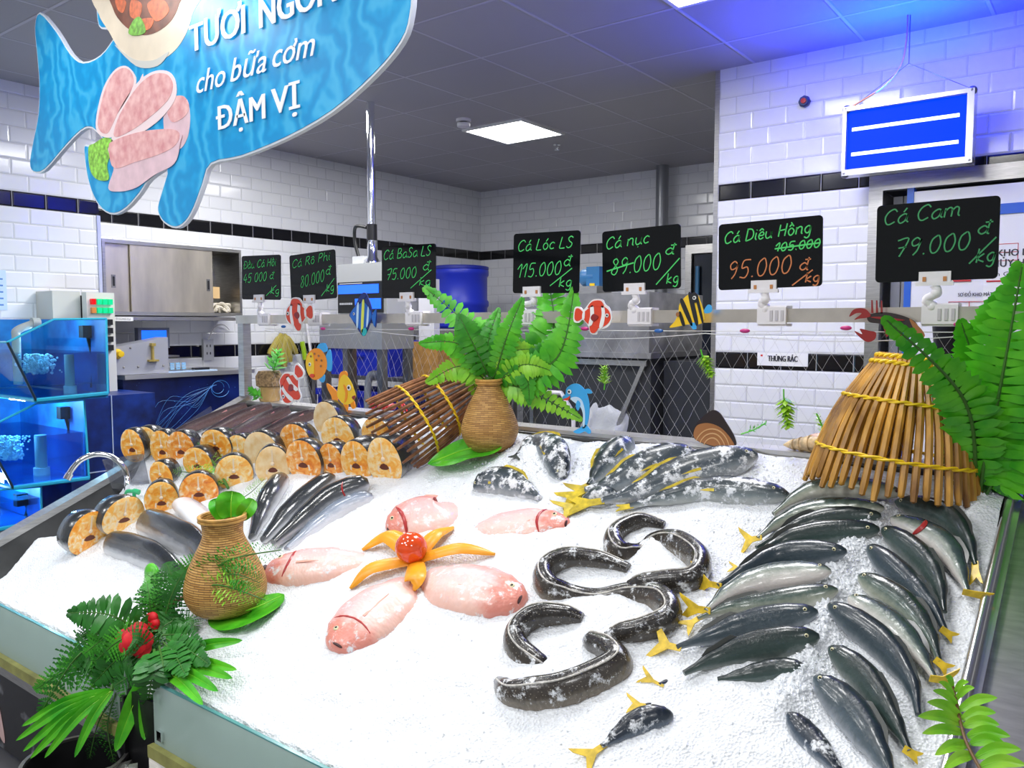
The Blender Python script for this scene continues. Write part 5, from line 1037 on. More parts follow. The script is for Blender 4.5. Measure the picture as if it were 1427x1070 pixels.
# amberjacks at the back
GA = 'frosted amberjacks at the back of the counter'
def amber(lab, pix, **k):
    kw = dict(H=.115, Th=.078, side=1, roll=42, h0=.018, fin=FINO, tail=FINO, tl=.07); kw.update(k); m = kw.pop('m', amber_m)
    return fish('amberjack', lab, 'fish', pix, m=m, group=GA, **kw)
amber('curled frosted amberjack nearest the rear basket vase', [(722, 634), (745, 618), (772, 632), (782, 668)], tail=FIND, tl=.03, h0=.004)
amber('frosted amberjack lying alone, pointing left, before the curled one', [(752, 694), (725, 680), (690, 672), (660, 680)], side=-1, tail=None, H=.11, h0=.008)
amber('amberjack pointing steeply up, topmost of the yellow tailed bunch', [(820, 676), (836, 656), (855, 634), (880, 613)], tail_at=(793, 690), H=.095, h0=.022, m=amber_c)
amber('amberjack of the yellow tailed bunch lying second from the top', [(815, 683), (855, 674), (905, 651), (968, 629)], tail_at=(778, 700), h0=.024, ts=.55)
amber('long amberjack of the yellow tailed bunch, third from the top', [(838, 698), (895, 684), (965, 656), (1056, 634)], tail_at=(785, 706), h0=.024, ts=.4)
amber('lowest amberjack of the bunch, with thin bluish head end', [(878, 705), (930, 693), (990, 683), (1100, 690)], H=.085, m=amber_c, tail_at=(858, 708), h0=.016, ts=.3)
amber('short amberjack tucked under the bunch with two yellow tail lobes', [(806, 700), (830, 692), (860, 690)], H=.06, tail_at=(776, 712), ts=.75, h0=.012, dors=False, eyes=0)
# red tilapia
def tila(lab, pix, **k):
    kw = dict(H=.15, Th=.09, P=DEEP, roll=8, tail=None, fin=FINP, h0=.0, gill=1, mouth=1); kw.update(k)
    return fish('red_tilapia', lab, 'fish', pix, m=pink_m, group='red tilapia in the ice', **kw)
tila('red tilapia behind the carved flower, with red gill, partly buried', [(640, 712), (610, 725), (575, 726), (540, 742)], side=-1, roll=30, gill=4, H=.165, hs=[-.04, -.012, -.002, -.004])
tila('red tilapia left of the carved flower with dark open mouth', [(520, 786), (480, 788), (430, 792), (371, 797)], side=-1, gill=3, mouth=2.6, H=.15, hs=[-.035, -.006, .004, .004])
tila('red tilapia before the carved flower, face to lower left', [(572, 812), (545, 838), (508, 868), (466, 908)], side=-1, H=.19, gill=2, hs=[-.035, -.006, .002, .002])
tila('orange pink tilapia right of the carved flower, face to the right', [(596, 806), (630, 818), (680, 828), (732, 840)], side=1, H=.165, gill=0, hs=[-.03, .0, .004, .004])
tila('faint pink tilapia almost buried below the yellow tails', [(645, 752), (690, 742), (740, 735), (796, 734)], side=1, H=.14, gill=3, hs=[-.05, -.03, -.022, -.014])
# carved flower and tomato
fc = I(580, 783, .004); t = thing('carved_flower', 'carved orange flower of five curling petals around a tomato', 'carved flower', fc)
OR = mat('carrot_orange', (.86, .36, .015), .35, var=.1, scale=20)
for tip, mid, w in (((505, 766), (545, 745), .064), ((632, 735), (606, 745), .058), ((690, 772), (640, 763), .052), ((488, 820), (520, 790), .056), ((577, 823), (580, 805), .062)):
    a = fc + TN * .012; b = T(mid[0], mid[1] + 6, .02) ; b = b + TN * .02; c = I(tip[0], tip[1], .006); sp = cr([a, b, c], 7); R = []
    for i, p in enumerate(sp):
        s = i / (len(sp) - 1); tg = (sp[min(i + 1, len(sp) - 1)] - sp[max(0, i - 1)]).normalized(); sd = TN.cross(tg).normalized(); up = tg.cross(sd); ww = w / 2 * (math.sin(PI * (.18 + .80 * s)) * .95 + .05)
        R.append([p + sd * (ww * math.cos(q)) + up * (.0045 * math.sin(q) + .35 * ww * math.cos(q) ** 2 * -1) for q in [2 * PI * j / 10 for j in range(10)]])
    MB().rings(R).build('petal', OR, t, angle=50)
MB().lathe([(.0, -.002), (.03, 0), (.03, .012), (.0, .016)], fc, 16, TN).build('flower_base', OR, t)
tr = 22.5 * depth(fc) / FPX; tc_ = fc + TN * (.016 + tr * .75)
t = thing('tomato', 'shiny red orange tomato in the middle of the carved flower', 'tomato', tc_ - TN * tr)
MB().ball(tc_, tr, 16, (1, 1, .95)).build('fruit', mat('tomato_red', (.72, .075, .012), .12, var=.2, scale=12, coat=.6), t)
# snakeheads coiled through the ice
def snake(lab, pix, hs, H=.082, **k): return fish('snakehead', lab, 'fish', pix, H, .056, snake_m, P=[(0, .4), (.1, .75), (.3, 1), (.8, 1), (.95, .85), (1, .4)], side=1, roll=70, hs=hs, tail=None, eyes=0, dors=False, K=14, ridge=1, group='dark snakeheads coiled in the ice', **k)
snake('snakehead curling at the back, nearest the amberjack tails', [(926, 733), (890, 727), (856, 746), (862, 772), (890, 778), (915, 762), (945, 760), (974, 782), (965, 808), (925, 812), (876, 817)], [.0, .010, .012, .002, -.035, -.035, .0, .014, .014, .012, .004])
snake('snakehead forming the upper left arch and right middle hook', [(876, 792), (835, 780), (790, 778), (759, 796), (764, 820), (795, 836), (835, 842), (880, 834), (922, 838), (932, 862), (896, 878), (845, 888)], [.002, .012, .014, .014, .010, -.02, -.035, -.02, .006, .012, .012, .0])
snake('snakehead forming the left lower arch', [(812, 862), (785, 857), (742, 862), (718, 886), (728, 914), (765, 938)], [.0, .012, .014, .010, -.008, -.03])
snake('lowest snakehead sweeping from bottom left up to the right', [(695, 952), (715, 968), (775, 965), (832, 945), (862, 925), (850, 906), (818, 893)], [-.01, .010, .014, .014, .014, .010, .0])
# basa in the middle left
def basa(lab, pix, m=basa_m, **k):
    kw = dict(H=.085, Th=.075, P=LOG, side=1, roll=62, tail=None, h0=.018, eyes=0, dors=False); kw.update(k)
    return fish('basa', lab, 'fish', pix, m=m, group='smooth dark basa on the ice', **kw)
basa('short dark basa standing nearest behind the front vase', [(352, 748), (366, 712), (380, 685), (394, 666)], H=.08)
basa('long dark basa lying second from the front vase', [(368, 752), (400, 716), (430, 690), (464, 664)], H=.08)
basa('longest glossy black basa beside the pale half-buried one', [(382, 757), (425, 722), (465, 692), (514, 672)], H=.09, roll=62, gill=2, h0=.024)
basa('pale bluish basa half buried right of the black ones', [(400, 766), (440, 735), (480, 708), (520, 692)], m=basa_p, H=.075, h0=.0)
basa('dark headless basa lying in front of the salmon by the sink', [(248, 800), (222, 780), (190, 767), (156, 757)], P=CUT, H=.105, side=-1, roll=48, h0=.016)
basa('broad headless basa just behind the dark one at left', [(290, 790), (272, 762), (240, 744), (203, 727)], P=CUT, H=.12, side=-1, roll=40, h0=.02)
basa('white bellied basa between salmon chunks and front vase', [(304, 756), (290, 736), (274, 718), (258, 704)], m=basa_p, P=CUT, H=.12, side=-1, roll=-40, h0=.008)
# dark scaly fish at the back left
for lab, a, b, c, w in (('dark purple scaly fish at far left, nearest the clear divider', (240, 606), (292, 585), (344, 565), .058), ('dark purple scaly fish, second from the left end', (284, 608), (333, 582), (378, 565), .06), ('brown scaly fish with pink edge, third from the left end', (318, 610), (364, 585), (404, 570), .06), ('brown scaly fish nearest the pale salmon steak, fourth from left', (356, 612), (404, 588), (441, 574), .058)):
    fish('scaly_fish', lab, 'fish', [a, b, c], w, .06, dark_m, P=[(0, .5), (.2, .85), (.6, 1), (.9, .9), (1, .55)], side=1, roll=35, h0=.034, tail=None, eyes=0, dors=True, fin=mat('fin_rose', (.50, .20, .20), .4), group='dark scaly fish in the back left corner')

# ---------------- salmon cut in chunks
def flesh_mat(name='salmon_flesh', q0=(.84, .22, .012), q1=(.94, .40, .045), q2=(.96, .58, .16)):
    m, nt, b = nodes(name); N = nt.nodes; tc = N.new('ShaderNodeTexCoord')
    w = N.new('ShaderNodeTexNoise'); w.inputs['Scale'].default_value = 34; w.inputs['Detail'].default_value = 5; w.inputs['Distortion'].default_value = 1.2; L(nt, tc.outputs['Object'], w.inputs['Vector'])
    r = N.new('ShaderNodeValToRGB'); e = r.color_ramp.elements; e.new(.5); e.new(.6)
    for q, (p, c) in zip(e, ((.3, q0), (.44, q1), (.56, q2), (.7, (.95, .80, .60)))): q.position = p; q.color = c4(c)
    L(nt, w.outputs['Fac'], r.inputs[0]); L(nt, r.outputs[0], b.inputs['Base Color']); setp(b, Roughness=.3, Coat_Weight=.3)
    bp = N.new('ShaderNodeBump'); bp.inputs['Strength'].default_value = .4; bp.inputs['Distance'].default_value = .004; L(nt, w.outputs['Fac'], bp.inputs['Height']); L(nt, bp.outputs[0], b.inputs['Normal']); return m
FLESH = flesh_mat(); FLESHR = flesh_mat('salmon_flesh_deep', (.68, .14, .012), (.88, .30, .03), (.92, .46, .11)); FLESHL = flesh_mat('salmon_flesh_light', (.92, .36, .04), (.96, .52, .11), (.97, .70, .30)); FLESHP = mat('pale_flesh', (.94, .58, .20), .35, var=.12, scale=30, col2=(.94, .76, .48)); SKIN = ramp_uv('salmon_skin', [(.0, (.66, .66, .64)), (.25, (.40, .41, .42)), (.4, (.05, .055, .06)), (1, (.014, .016, .018))], .25, speck=((.02, .02, .02), 120, .08), coat=.5, nscale=(6, 6))
CAV, BONE = mat('cavity_dark', (.13, .03, .015), .5), mat('bone_cream', (.85, .70, .52), .45)
OUT = [(.0, .5), (.17, .46), (.32, .33), (.42, .12), (.45, -.1), (.40, -.3), (.28, -.44), (.12, -.5), (-.12, -.5), (-.28, -.44), (-.40, -.3), (-.45, -.1), (-.42, .12), (-.32, .33), (-.17, .46)]
def chunk(lab, u, v, w, h, skin='r', ln=.075, tilt=.2, flesh=None, cav=1):
    bp_ = I(u, v + h * .48, .0)
    if bp_.x < KX0 + .07: bp_ = C0 + (bp_ - C0) * ((KX0 + .07) / bp_.x)
    d = depth(bp_) ; c = atd(u, v, d); vd = (c - C0); vd.z = 0; vd.normalize(); rt = vd.cross(EZ).normalized()
    ax = (vd * .80 + rt * (.6 if skin == 'r' else -.62 if skin == 'l' else .1)).normalized(); ax = (ax + EZ * tilt).normalized()
    sx = ax.cross(EZ).normalized(); up = sx.cross(ax).normalized(); fs_ = abs(sx.dot(rt)); Wm, Hm = w * d / FPX / max(.6, fs_) * 1.28, h * d / FPX * 1.3
    t = thing('salmon_chunk', lab, 'salmon', bp_, 'cut salmon on the ice'); o = cr([(a, b, 0) for a, b in OUT], 2, True); R = []; uv = []
    for q, k in ((0, .97), (.006, 1.0), (ln * .5, .98), (ln, .88), (ln * 1.12, .6)):
        R.append([c + ax * q + sx * (p.x * Wm * k) + up * (p.y * Hm * k - (1 - k) * Hm * .25) for p in o]); uv += [(q * 10, p.y + .5) for p in o]
    MB().rings(R, (False, True), uv=uv).build('skin', SKIN, t, angle=60)
    F = MB(); n0 = len(o); rs = []
    for k, z in ((.975, 0), (.9, -.003), (.6, -.0045), (.25, -.003)): rs.append([c + ax * z + sx * (p.x * Wm * k) + up * (p.y * Hm * k) for p in o])
    F.rings(rs, (False, True)).build('flesh', flesh or FLESH, t, angle=60)
    if cav:
        MB().prism([(x * Wm, y * Hm) for x, y in ell(0, -.25, .15, .20, 12)], c - ax * .0035, sx, up, -.002 if False else .002).build('belly_cavity', CAV, t)
        q = MB(); q.ball(c - ax * .004 + up * Hm * .04, Hm * .05, 6, (1, 1, .5), (sx, up, ax)); q.prism([(x * Wm, y * Hm) for x, y in ((-.02, .08), (.02, .08), (.012, .4), (-.012, .4))], c - ax * .0045, sx, up, .001)
        for s in (-1, 1): q.prism([(x * Wm * s, y * Hm) for x, y in ((.12, -.1), (.16, -.1), (.20, -.38), (.15, -.40))][::s], c - ax * .0042, sx, up, .001)
        q.build('bone', BONE, t)
    return t
CH = [('leftmost salmon chunk of the back row above the clear divider', 184, 621, 26, 38, 'r'), ('salmon chunk second in the back row, dark orange', 205, 620, 32, 42, 'r'), ('salmon chunk third in the back row', 226, 624, 28, 40, 'r'), ('salmon chunk fourth in the back row behind the green sprig', 252, 624, 32, 38, 'r'),
      ('salmon chunk with wide dark skin in the middle of the back row', 300, 619, 36, 34, 'r'), ('small salmon chunk just right of the middle of the back row', 333, 628, 32, 36, 'r'), ('pale salmon steak leaning between the back and middle rows', 364, 627, 42, 42, 'r'), ('salmon chunk with grey skin at the right of the back row', 411, 615, 38, 40, 'r'),
      ('salmon chunk under the green asparagus sprig', 275, 644, 34, 34, 'r'), ('round salmon chunk with bony middle behind the front vase', 326, 658, 46, 40, 'f'), ('upright pale orange salmon chunk in the middle row', 380, 648, 42, 44, 'f'), ('salmon chunk with dark skin at the right of the middle row', 422, 641, 42, 46, 'r'),
      ('cream coloured salmon steak nearest the back ledge', 455, 584, 32, 40, 'r'), ('salmon chunk leaning in front of the cream coloured steak', 470, 607, 40, 42, 'r'), ('salmon chunk standing alone near the lying bamboo trap', 524, 604, 36, 36, 'r'), ('small dark edged salmon chunk left of the two big heads', 461, 642, 30, 40, 'r'),
      ('dark skinned salmon head with open orange cut face', 496, 642, 38, 46, 'r'), ('rightmost large salmon head with deep dark cavity', 535, 642, 42, 54, 'r'), ('small salmon chunk with scaly grey side left of the sprig', 224, 662, 26, 32, 'r'), ('salmon chunk lying before the asparagus sprig, bones showing', 277, 683, 46, 40, 'f'),
      ('salmon chunk in front of the soap pump', 225, 695, 40, 40, 'f'), ('salmon chunk second from the front at the sink edge', 173, 718, 48, 42, 'l'), ('frontmost salmon chunk by the sink with dark cavity', 125, 742, 46, 48, 'l')]
for i, (lab, u, v, w, h, s) in enumerate(CH):
    big = i in (16, 17)
    fl = FLESHP if i in (6, 12, 10) else (FLESH, FLESHR, FLESH, FLESHL)[(i * 7) % 4]
    chunk(lab, u, v, w, h, s, ln=.12 if big else .07, flesh=fl, cav=2 if big else (0 if i in (6, 12) else 1))
# ================================================================ PLANTS, VASES, TRAPS
GRN = lambda n, c, c2: mat('leaf_' + n, c, .38, col2=c2, scale=16)
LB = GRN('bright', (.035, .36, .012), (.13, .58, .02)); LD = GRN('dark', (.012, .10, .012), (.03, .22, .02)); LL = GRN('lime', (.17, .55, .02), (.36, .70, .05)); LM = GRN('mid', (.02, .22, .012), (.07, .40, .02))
STEM = mat('stem_green', (.05, .16, .02), .5); STEMB = mat('stem_brown', (.16, .08, .03), .6)
def frond(parent, pts, hw, n=22, leaf='boston', m=LB, nrm=None, droop=.25, name='frond', sm=STEM, seed=0):
    random.seed(seed + int(abs(pts[0].x) * 1000)); sp = cr(pts, 10); k = len(sp); mb = MB(); Lt = sum((b - a).length for a, b in zip(sp, sp[1:]))
    mb.tube(sp, [Lt * .009 * (1.1 - .9 * i / k) + .0006 for i in range(k)], 5, True, 1)
    for i in range(1, n + 1):
        s = .10 + .9 * i / n; x = s * (k - 1); a = int(min(x, k - 2)); p = sp[a].lerp(sp[a + 1], x - a); tg = (sp[min(a + 2, k - 1)] - sp[max(a - 1, 0)]).normalized()
        nn = nrm if nrm is not None else (C0 - p).normalized(); nn = (nn - tg * nn.dot(tg)).normalized(); sd = nn.cross(tg)
        f = min(1, (s + .12) / .38) * (1 if s < .5 else max(.12, (1.04 - s) / .54) ** .75); l = hw * f
        for g in (1, -1):
            lean = .28 if leaf != 'asparagus' else .9
            d = (sd * g + tg * (lean + random.uniform(-.12, .12)) + nn * random.uniform(-.18, .22)).normalized(); w = Lt / n * (1.25 if leaf == 'boston' else .8 if leaf == 'fern' else .2)
            ll = l * random.uniform(.88, 1.08); dr = -EZ * ll * droop
            wd = d.cross(nn).normalized()
            b0 = p; c1 = p + d * ll * .4 + nn * ll * .08 + dr * .15; c2 = p + d * ll * .75 + nn * ll * .06 + dr * .5; tip = p + d * ll + dr
            if leaf == 'asparagus':
                for q in range(4):
                    z = (q + 1) / 4; b = p + d * ll * z + dr * z * z
                    for g2 in (1, -1):
                        e = b + (d * .5 + wd * g2 * .8 + nn * random.uniform(-.7, .7)).normalized() * ll * .42 * (1.1 - .5 * z); mb.add([b, b.lerp(e, .5) + tg * ll * .06, e, b.lerp(e, .5) - tg * ll * .06], [(0, 1, 2, 3)])
                mb.add([p, p + wd * ll * .02, tip], [(0, 1, 2)]); continue
            if leaf == 'fern':   # toothed leaflet
                q = []
                for z in range(6):
                    zz = z / 5; cc = p + d * ll * zz + dr * zz * zz; ww = w * .62 * (1 - zz * .85); q.append((cc, ww))
                for z in range(5):
                    (cc, ww), (c3, w3) = q[z], q[z + 1]
                    for g2 in (1, -1): mb.add([cc, cc + wd * g2 * ww * .8 + d * ll * .02, cc + wd * g2 * ww * 1.1 + d * ll * .16, c3], [(0, 1, 2, 3)])
                continue
            a1, a2 = wd * w * .5, wd * w * .44
            mb.add([b0, c1 + a1, c1, c1 - a1, c2 + a2, c2, c2 - a2, tip, b0 + a1 * .5, b0 - a1 * .5], [(8, 1, 2, 0), (0, 2, 3, 9), (1, 4, 5, 2), (2, 5, 6, 3), (4, 7, 5), (5, 7, 6)])
    return mb.build(name, [m, sm], parent, angle=25)
def blade(parent, pts, w, m=LB, nrm=None, name='leaf', fold=.25, n=12, tipf=1.4, sm=None):
    sp = cr(pts, 8); k = len(sp); mb = MB(); R = []
    for i, p in enumerate(sp):
        s = i / (k - 1); tg = (sp[min(i + 1, k - 1)] - sp[max(i - 1, 0)]).normalized(); nn = nrm if nrm is not None else (C0 - p).normalized(); nn = (nn - tg * nn.dot(tg)).normalized(); sd = nn.cross(tg)
        ww = w * max(.03, math.sin(PI * min(1, .08 + s * .92)) ** (1 / tipf)); R.append([p + sd * (ww * q) + nn * (-fold * ww * (1 - abs(q)) + .06 * ww * math.sin(9 * s + 4 * q)) for q in (-1, -.55, -.1, 0, .1, .55, 1)])
    nR = [[p + (C0 - p).normalized() * -.0012 for p in r][::-1] for r in R]
    mb.rings([a + b for a, b in zip(R, nR)]); o = mb.build(name, m, parent, angle=60)
    MB().tube(sp[:-1], [w * .05 * (1.1 - i / k) for i in range(k - 1)], 5).build('midrib', sm or LL, o); return o
def weave():
    m, nt, b = nodes('wicker'); N = nt.nodes; uv = N.new('ShaderNodeUVMap'); mp = N.new('ShaderNodeMapping'); mp.inputs['Scale'].default_value = (1, 1, 1); L(nt, uv.outputs[0], mp.inputs[0])
    t = N.new('ShaderNodeTexBrick'); t.inputs['Scale'].default_value = 1; t.inputs['Brick Width'].default_value = .05; t.inputs['Row Height'].default_value = .0062; t.inputs['Mortar Size'].default_value = .0009; t.inputs['Mortar Smooth'].default_value = .8
    t.inputs['Color1'].default_value = (.66, .38, .11, 1); t.inputs['Color2'].default_value = (.42, .21, .05, 1); t.inputs['Mortar'].default_value = (.09, .04, .012, 1); L(nt, mp.outputs[0], t.inputs['Vector'])
    n = N.new('ShaderNodeTexNoise'); n.inputs['Scale'].default_value = 14; L(nt, uv.outputs[0], n.inputs['Vector']); mx = N.new('ShaderNodeMix'); mx.data_type = 'RGBA'; mx.blend_type = 'MULTIPLY'; mx.inputs['Factor'].default_value = .5
    L(nt, t.outputs['Color'], mx.inputs['A']); L(nt, n.outputs['Color'], mx.inputs['B']); L(nt, t.outputs['Color'], b.inputs['Base Color']); setp(b, Roughness=.5)
    bp = N.new('ShaderNodeBump'); bp.invert = True; bp.inputs['Strength'].default_value = .9; bp.inputs['Distance'].default_value = .003; L(nt, t.outputs['Fac'], bp.inputs['Height']); L(nt, bp.outputs[0], b.inputs['Normal']); return m
WICK = weave()
def vase(lab, base, top, prof_px, cat='vase'):
    """prof_px: (half width px, v px) from the foot up"""
    b = I(*base, .004); d = depth(b); k = d / FPX; ax = (EZ * .93 + TN * .07).normalized(); t = thing('wicker_vase', lab, cat, b, 'woven bamboo vases')
    P = [(hw * k, (base[1] - v) * k) for hw, v in prof_px]; sm = [(q.x, q.y) for q in cr([(a, z, 0) for a, z in P], 6)]
    MB().lathe([(.0, .0)] + sm + [(sm[-1][0] - .006, sm[-1][1]), (sm[-1][0] - .008, sm[-1][1] - .03), (.0, sm[-1][1] - .031)], b, 48, ax, cap=(False, False)).build('body', WICK, t, angle=60)
    q = MB(); r = sm[-1][0]
    ez = ax; ex = ez.orthogonal().normalized(); ey = ez.cross(ex)
    for dz in (0, -.009): q.tube([b + ez * (sm[-1][1] + dz) + (ex * math.cos(a) + ey * math.sin(a)) * (r + .001) for a in [2 * PI * j / 36 for j in range(37)]], .005, 6)
    q.build('rim', mat('rim_bamboo', (.50, .28, .07), .5, var=.3, scale=40), t)
    for j in range(24):
        pass
    return t, b, d, b + ez * sm[-1][1], ez
vr, rb, rd, rtop, rax = vase('round woven bamboo vase at the back holding bright ferns', (683, 626), None, [(24, 627), (31, 621), (38, 608), (40, 596), (36, 580), (29, 563), (20, 546), (16, 536), (17, 529)])
vf, fb, fd, ftop, fax = vase('woven bamboo vase at the front with a broad green leaf in its mouth', (316, 848), None, [(36, 850), (46, 843), (54, 828), (55, 812), (50, 792), (40, 770), (29, 748), (27, 735), (30, 716)])
# big leaves under the vases
def leafpx(parent, px, w, m=LB, h=.012, name='leaf', **k): return blade(parent, [I(u, v, h + (0.012 if i == 1 else 0)) for i, (u, v) in enumerate(px)], w, m, TN, name, **k)
def bigleaf(lab, px, w, m=LB, h=.012):
    c = I(*px[0], h); t = thing('banana_leaf', lab, 'leaf', c); leafpx(t, px, w, m, h); return t
bigleaf('broad glossy green leaf lying under the rear vase', [(700, 618), (650, 626), (596, 646)], .085, LB, .035)
bigleaf('broad green leaf lying under the right side of front vase', [(300, 852), (345, 850), (396, 828)], .075, LB)
# ferns of the rear vase: base, middle, tip with their distance from the vase
t = thing('boston_fern', 'bright plastic boston fern bursting out of the rear vase', 'fern', rtop)
def pd(u, v, o): return atd(u, v, rd + o)
for i, (px, hw, n, m) in enumerate(((((684, 532), (668, 470), (594, 402)), 30, 22, LB), (((688, 530), (706, 470), (727, 418)), 20, 18, LB), (((696, 532), (768, 470), (762, 378)), 40, 24, LB), (((692, 534), (775, 500), (800, 405)), 32, 22, LB),
        (((680, 530), (640, 480), (588, 478)), 20, 18, LB), (((680, 532), (642, 510), (596, 532)), 22, 18, LL), (((680, 528), (655, 512), (668, 558)), 20, 16, LL), (((688, 530), (712, 492), (745, 486)), 20, 16, LL), (((690, 532), (730, 508), (772, 518)), 20, 18, LL), (((690, 532), (738, 545), (808, 583)), 22, 20, LL),
        (((684, 530), (680, 480), (694, 432)), 20, 16, LM), (((690, 530), (744, 500), (778, 468)), 20, 16, LM), (((684, 532), (700, 500), (716, 452)), 18, 14, LM), (((686, 532), (730, 520), (738, 560)), 18, 14, LM), (((684, 530), (655, 470), (640, 440)), 22, 16, LM))):
    o = random.Random(i).uniform(-.10, .10); frond(t, [pd(*px[0], 0), pd(*px[1], o * .6 - .03), pd(*px[2], o)], hw * rd / FPX, n, 'boston', m, droop=.12, seed=i)
MB().tube([rtop - rax * .06, rtop + rax * .01], .012, 8).build('stalk', STEM, t)
# taro leaf in the front vase mouth
t = thing('taro_leaf', 'broad folded green leaf stuck in the mouth of the front vase', 'leaf', ftop)
for a, b, c, w in (((322, 722), (322, 700), (324, 684), .042), ((312, 724), (302, 706), (297, 695), .022), ((334, 722), (345, 708), (353, 695), .024)):
    blade(t, [atd(*a, fd), atd(*b, fd - .012), atd(*c, fd + .004)], w, LB, None, 'leaf', fold=.5, tipf=2.2)
# asparagus sprigs on the salmon
def sprig(lab, fr, hw, m=LL, leaf='asparagus', n=18, name='fern_sprig', cat='fern sprig', h=(.02, .05, .06), droop=.05):
    t = None
    for i, px in enumerate(fr):
        P = [I(u, v, hh) for (u, v), hh in zip(px, h)]
        if t is None: t = thing(name, lab, cat, P[0])
        frond(t, P, hw, n, leaf, m, droop=droop, seed=i)
    return t
sprig('lime asparagus fern sprig laid across the salmon chunks', [((318, 680), (298, 645), (266, 606)), ((316, 676), (285, 662), (242, 656))], .045)
sprig('small lime asparagus sprig right of the front vase leaf', [((338, 694), (352, 684), (368, 668))], .03, n=12)
# bottom right sprig
c = T(1392, 1085, .02); t = thing('fern_sprig', 'light green leafy fern sprig at the bottom right corner', 'fern sprig', c)
P = [atd(1372, 1082, 1.22), atd(1345, 1030, 1.28), atd(1332, 975, 1.36), atd(1326, 948, 1.40)]
mb = MB(); mb.tube(cr(P, 6), .0025, 6).build('stem', STEMB, t)
for (u0, v0), (u1, v1), w in (((1343, 1010), (1279, 998), 10), ((1341, 1000), (1292, 978), 9), ((1336, 985), (1300, 962), 7), ((1345, 1022), (1285, 1022), 9), ((1352, 1038), (1303, 1052), 10), ((1358, 1052), (1315, 1072), 10), ((1336, 990), (1390, 972), 9), ((1340, 1002), (1388, 993), 9), ((1343, 1012), (1393, 1010), 10), ((1348, 1026), (1408, 1026), 11), ((1352, 1036), (1402, 1038), 10), ((1360, 1055), (1423, 1044), 11), ((1332, 975), (1358, 958), 6), ((1328, 958), (1318, 944), 5), ((1330, 965), (1350, 950), 5), ((1330, 972), (1308, 950), 5), ((1366, 1068), (1430, 1066), 11)):
    d = 1.40 - (v0 - 948) / 134 * .18; a = atd(u0, v0, d); b = atd(u1, v1, d - .02); blade(t, [a, (a + b) / 2 + EZ * .008, b], w * d / FPX * .8, LL, None, 'leaflet', fold=.3, n=6, tipf=1.1)
# large fern clump on the right
c = I(1362, 688, .0); cd_ = depth(c); t = thing('fern_clump', 'large dark and bright green fern clump at the right edge', 'fern', c)
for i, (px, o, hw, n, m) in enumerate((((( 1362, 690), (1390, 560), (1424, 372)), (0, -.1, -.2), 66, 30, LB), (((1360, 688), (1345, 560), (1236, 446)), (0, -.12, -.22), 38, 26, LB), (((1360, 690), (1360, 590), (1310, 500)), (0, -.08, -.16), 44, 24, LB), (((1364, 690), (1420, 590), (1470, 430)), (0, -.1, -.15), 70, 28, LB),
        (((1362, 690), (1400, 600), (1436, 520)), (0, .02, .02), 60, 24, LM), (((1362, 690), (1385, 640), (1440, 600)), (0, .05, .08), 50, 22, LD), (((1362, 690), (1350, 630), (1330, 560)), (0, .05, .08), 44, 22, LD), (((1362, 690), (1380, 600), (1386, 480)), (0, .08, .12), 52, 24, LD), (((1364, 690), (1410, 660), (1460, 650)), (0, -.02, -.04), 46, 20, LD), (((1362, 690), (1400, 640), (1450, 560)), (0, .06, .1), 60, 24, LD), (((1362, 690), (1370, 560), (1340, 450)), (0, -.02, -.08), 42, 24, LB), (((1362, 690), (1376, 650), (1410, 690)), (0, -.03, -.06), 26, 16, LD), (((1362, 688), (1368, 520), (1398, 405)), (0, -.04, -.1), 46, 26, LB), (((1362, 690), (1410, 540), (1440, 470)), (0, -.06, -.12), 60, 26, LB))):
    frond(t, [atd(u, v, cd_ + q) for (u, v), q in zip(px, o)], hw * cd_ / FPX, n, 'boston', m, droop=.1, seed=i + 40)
m = MB()
for i in range(9): m.tube([c + V((random.uniform(-.02, .02), random.uniform(-.02, .02), -.02)), atd(1345 + i * 9, 640 - (i % 3) * 16, cd_ - .02 * (i % 4))], .004, 6)
m.build('stalk', STEM, t)
# garland over the front glass
gd = depth(T(225, 890)) - .02
c = T(222, 872, .01); t = thing('fern_garland', 'dark green fern garland spilling over the front glass corner', 'garland', c)
def gp(u, v, o=0.): return atd(u, v, gd + o)
for i, (px, o, hw, n, lf, m) in enumerate(((((190, 925), (120, 905), (58, 990)), (0, -.06, -.08), 34, 24, 'fern', LD), (((185, 930), (105, 930), (50, 960)), (0, -.05, -.06), 28, 22, 'fern', LM), (((200, 915), (140, 880), (108, 892)), (0, -.03, -.03), 24, 20, 'fern', LD), (((205, 900), (165, 880), (118, 910)), (0, -.06, -.08), 30, 22, 'fern', LM),
        (((215, 895), (190, 920), (175, 975)), (0, -.06, -.09), 30, 22, 'fern', LM), (((222, 905), (205, 925), (160, 955)), (0, -.07, -.1), 28, 20, 'fern', LD), (((225, 890), (235, 925), (238, 940)), (0, -.05, -.07), 24, 16, 'fern', LM), (((225, 870), (215, 830), (200, 845)), (.03, .03, .02), 24, 18, 'fern', LD), (((235, 860), (240, 810), (232, 785)), (.04, .05, .06), 30, 22, 'fern', LD), (((240, 850), (255, 800), (280, 775)), (.05, .07, .1), 26, 20, 'fern', LM), (((228, 865), (218, 815), (205, 800)), (.04, .05, .06), 22, 16, 'fern', LM), (((245, 870), (265, 862), (272, 880)), (.02, .02, .0), 18, 14, 'fern', LD), (((170, 960), (140, 1000), (125, 1055)), (-.04, -.06, -.06), 16, 16, 'asparagus', LD), (((165, 955), (150, 1010), (158, 1060)), (-.05, -.07, -.07), 14, 14, 'asparagus', LM), (((240, 865), (225, 880), (262, 905)), (-.02, -.04, -.06), 22, 16, 'fern', LD))):
    frond(t, [gp(u, v, q) for (u, v), q in zip(px, o)], hw * gd / FPX, n, lf, m, droop=.12, seed=i + 90)
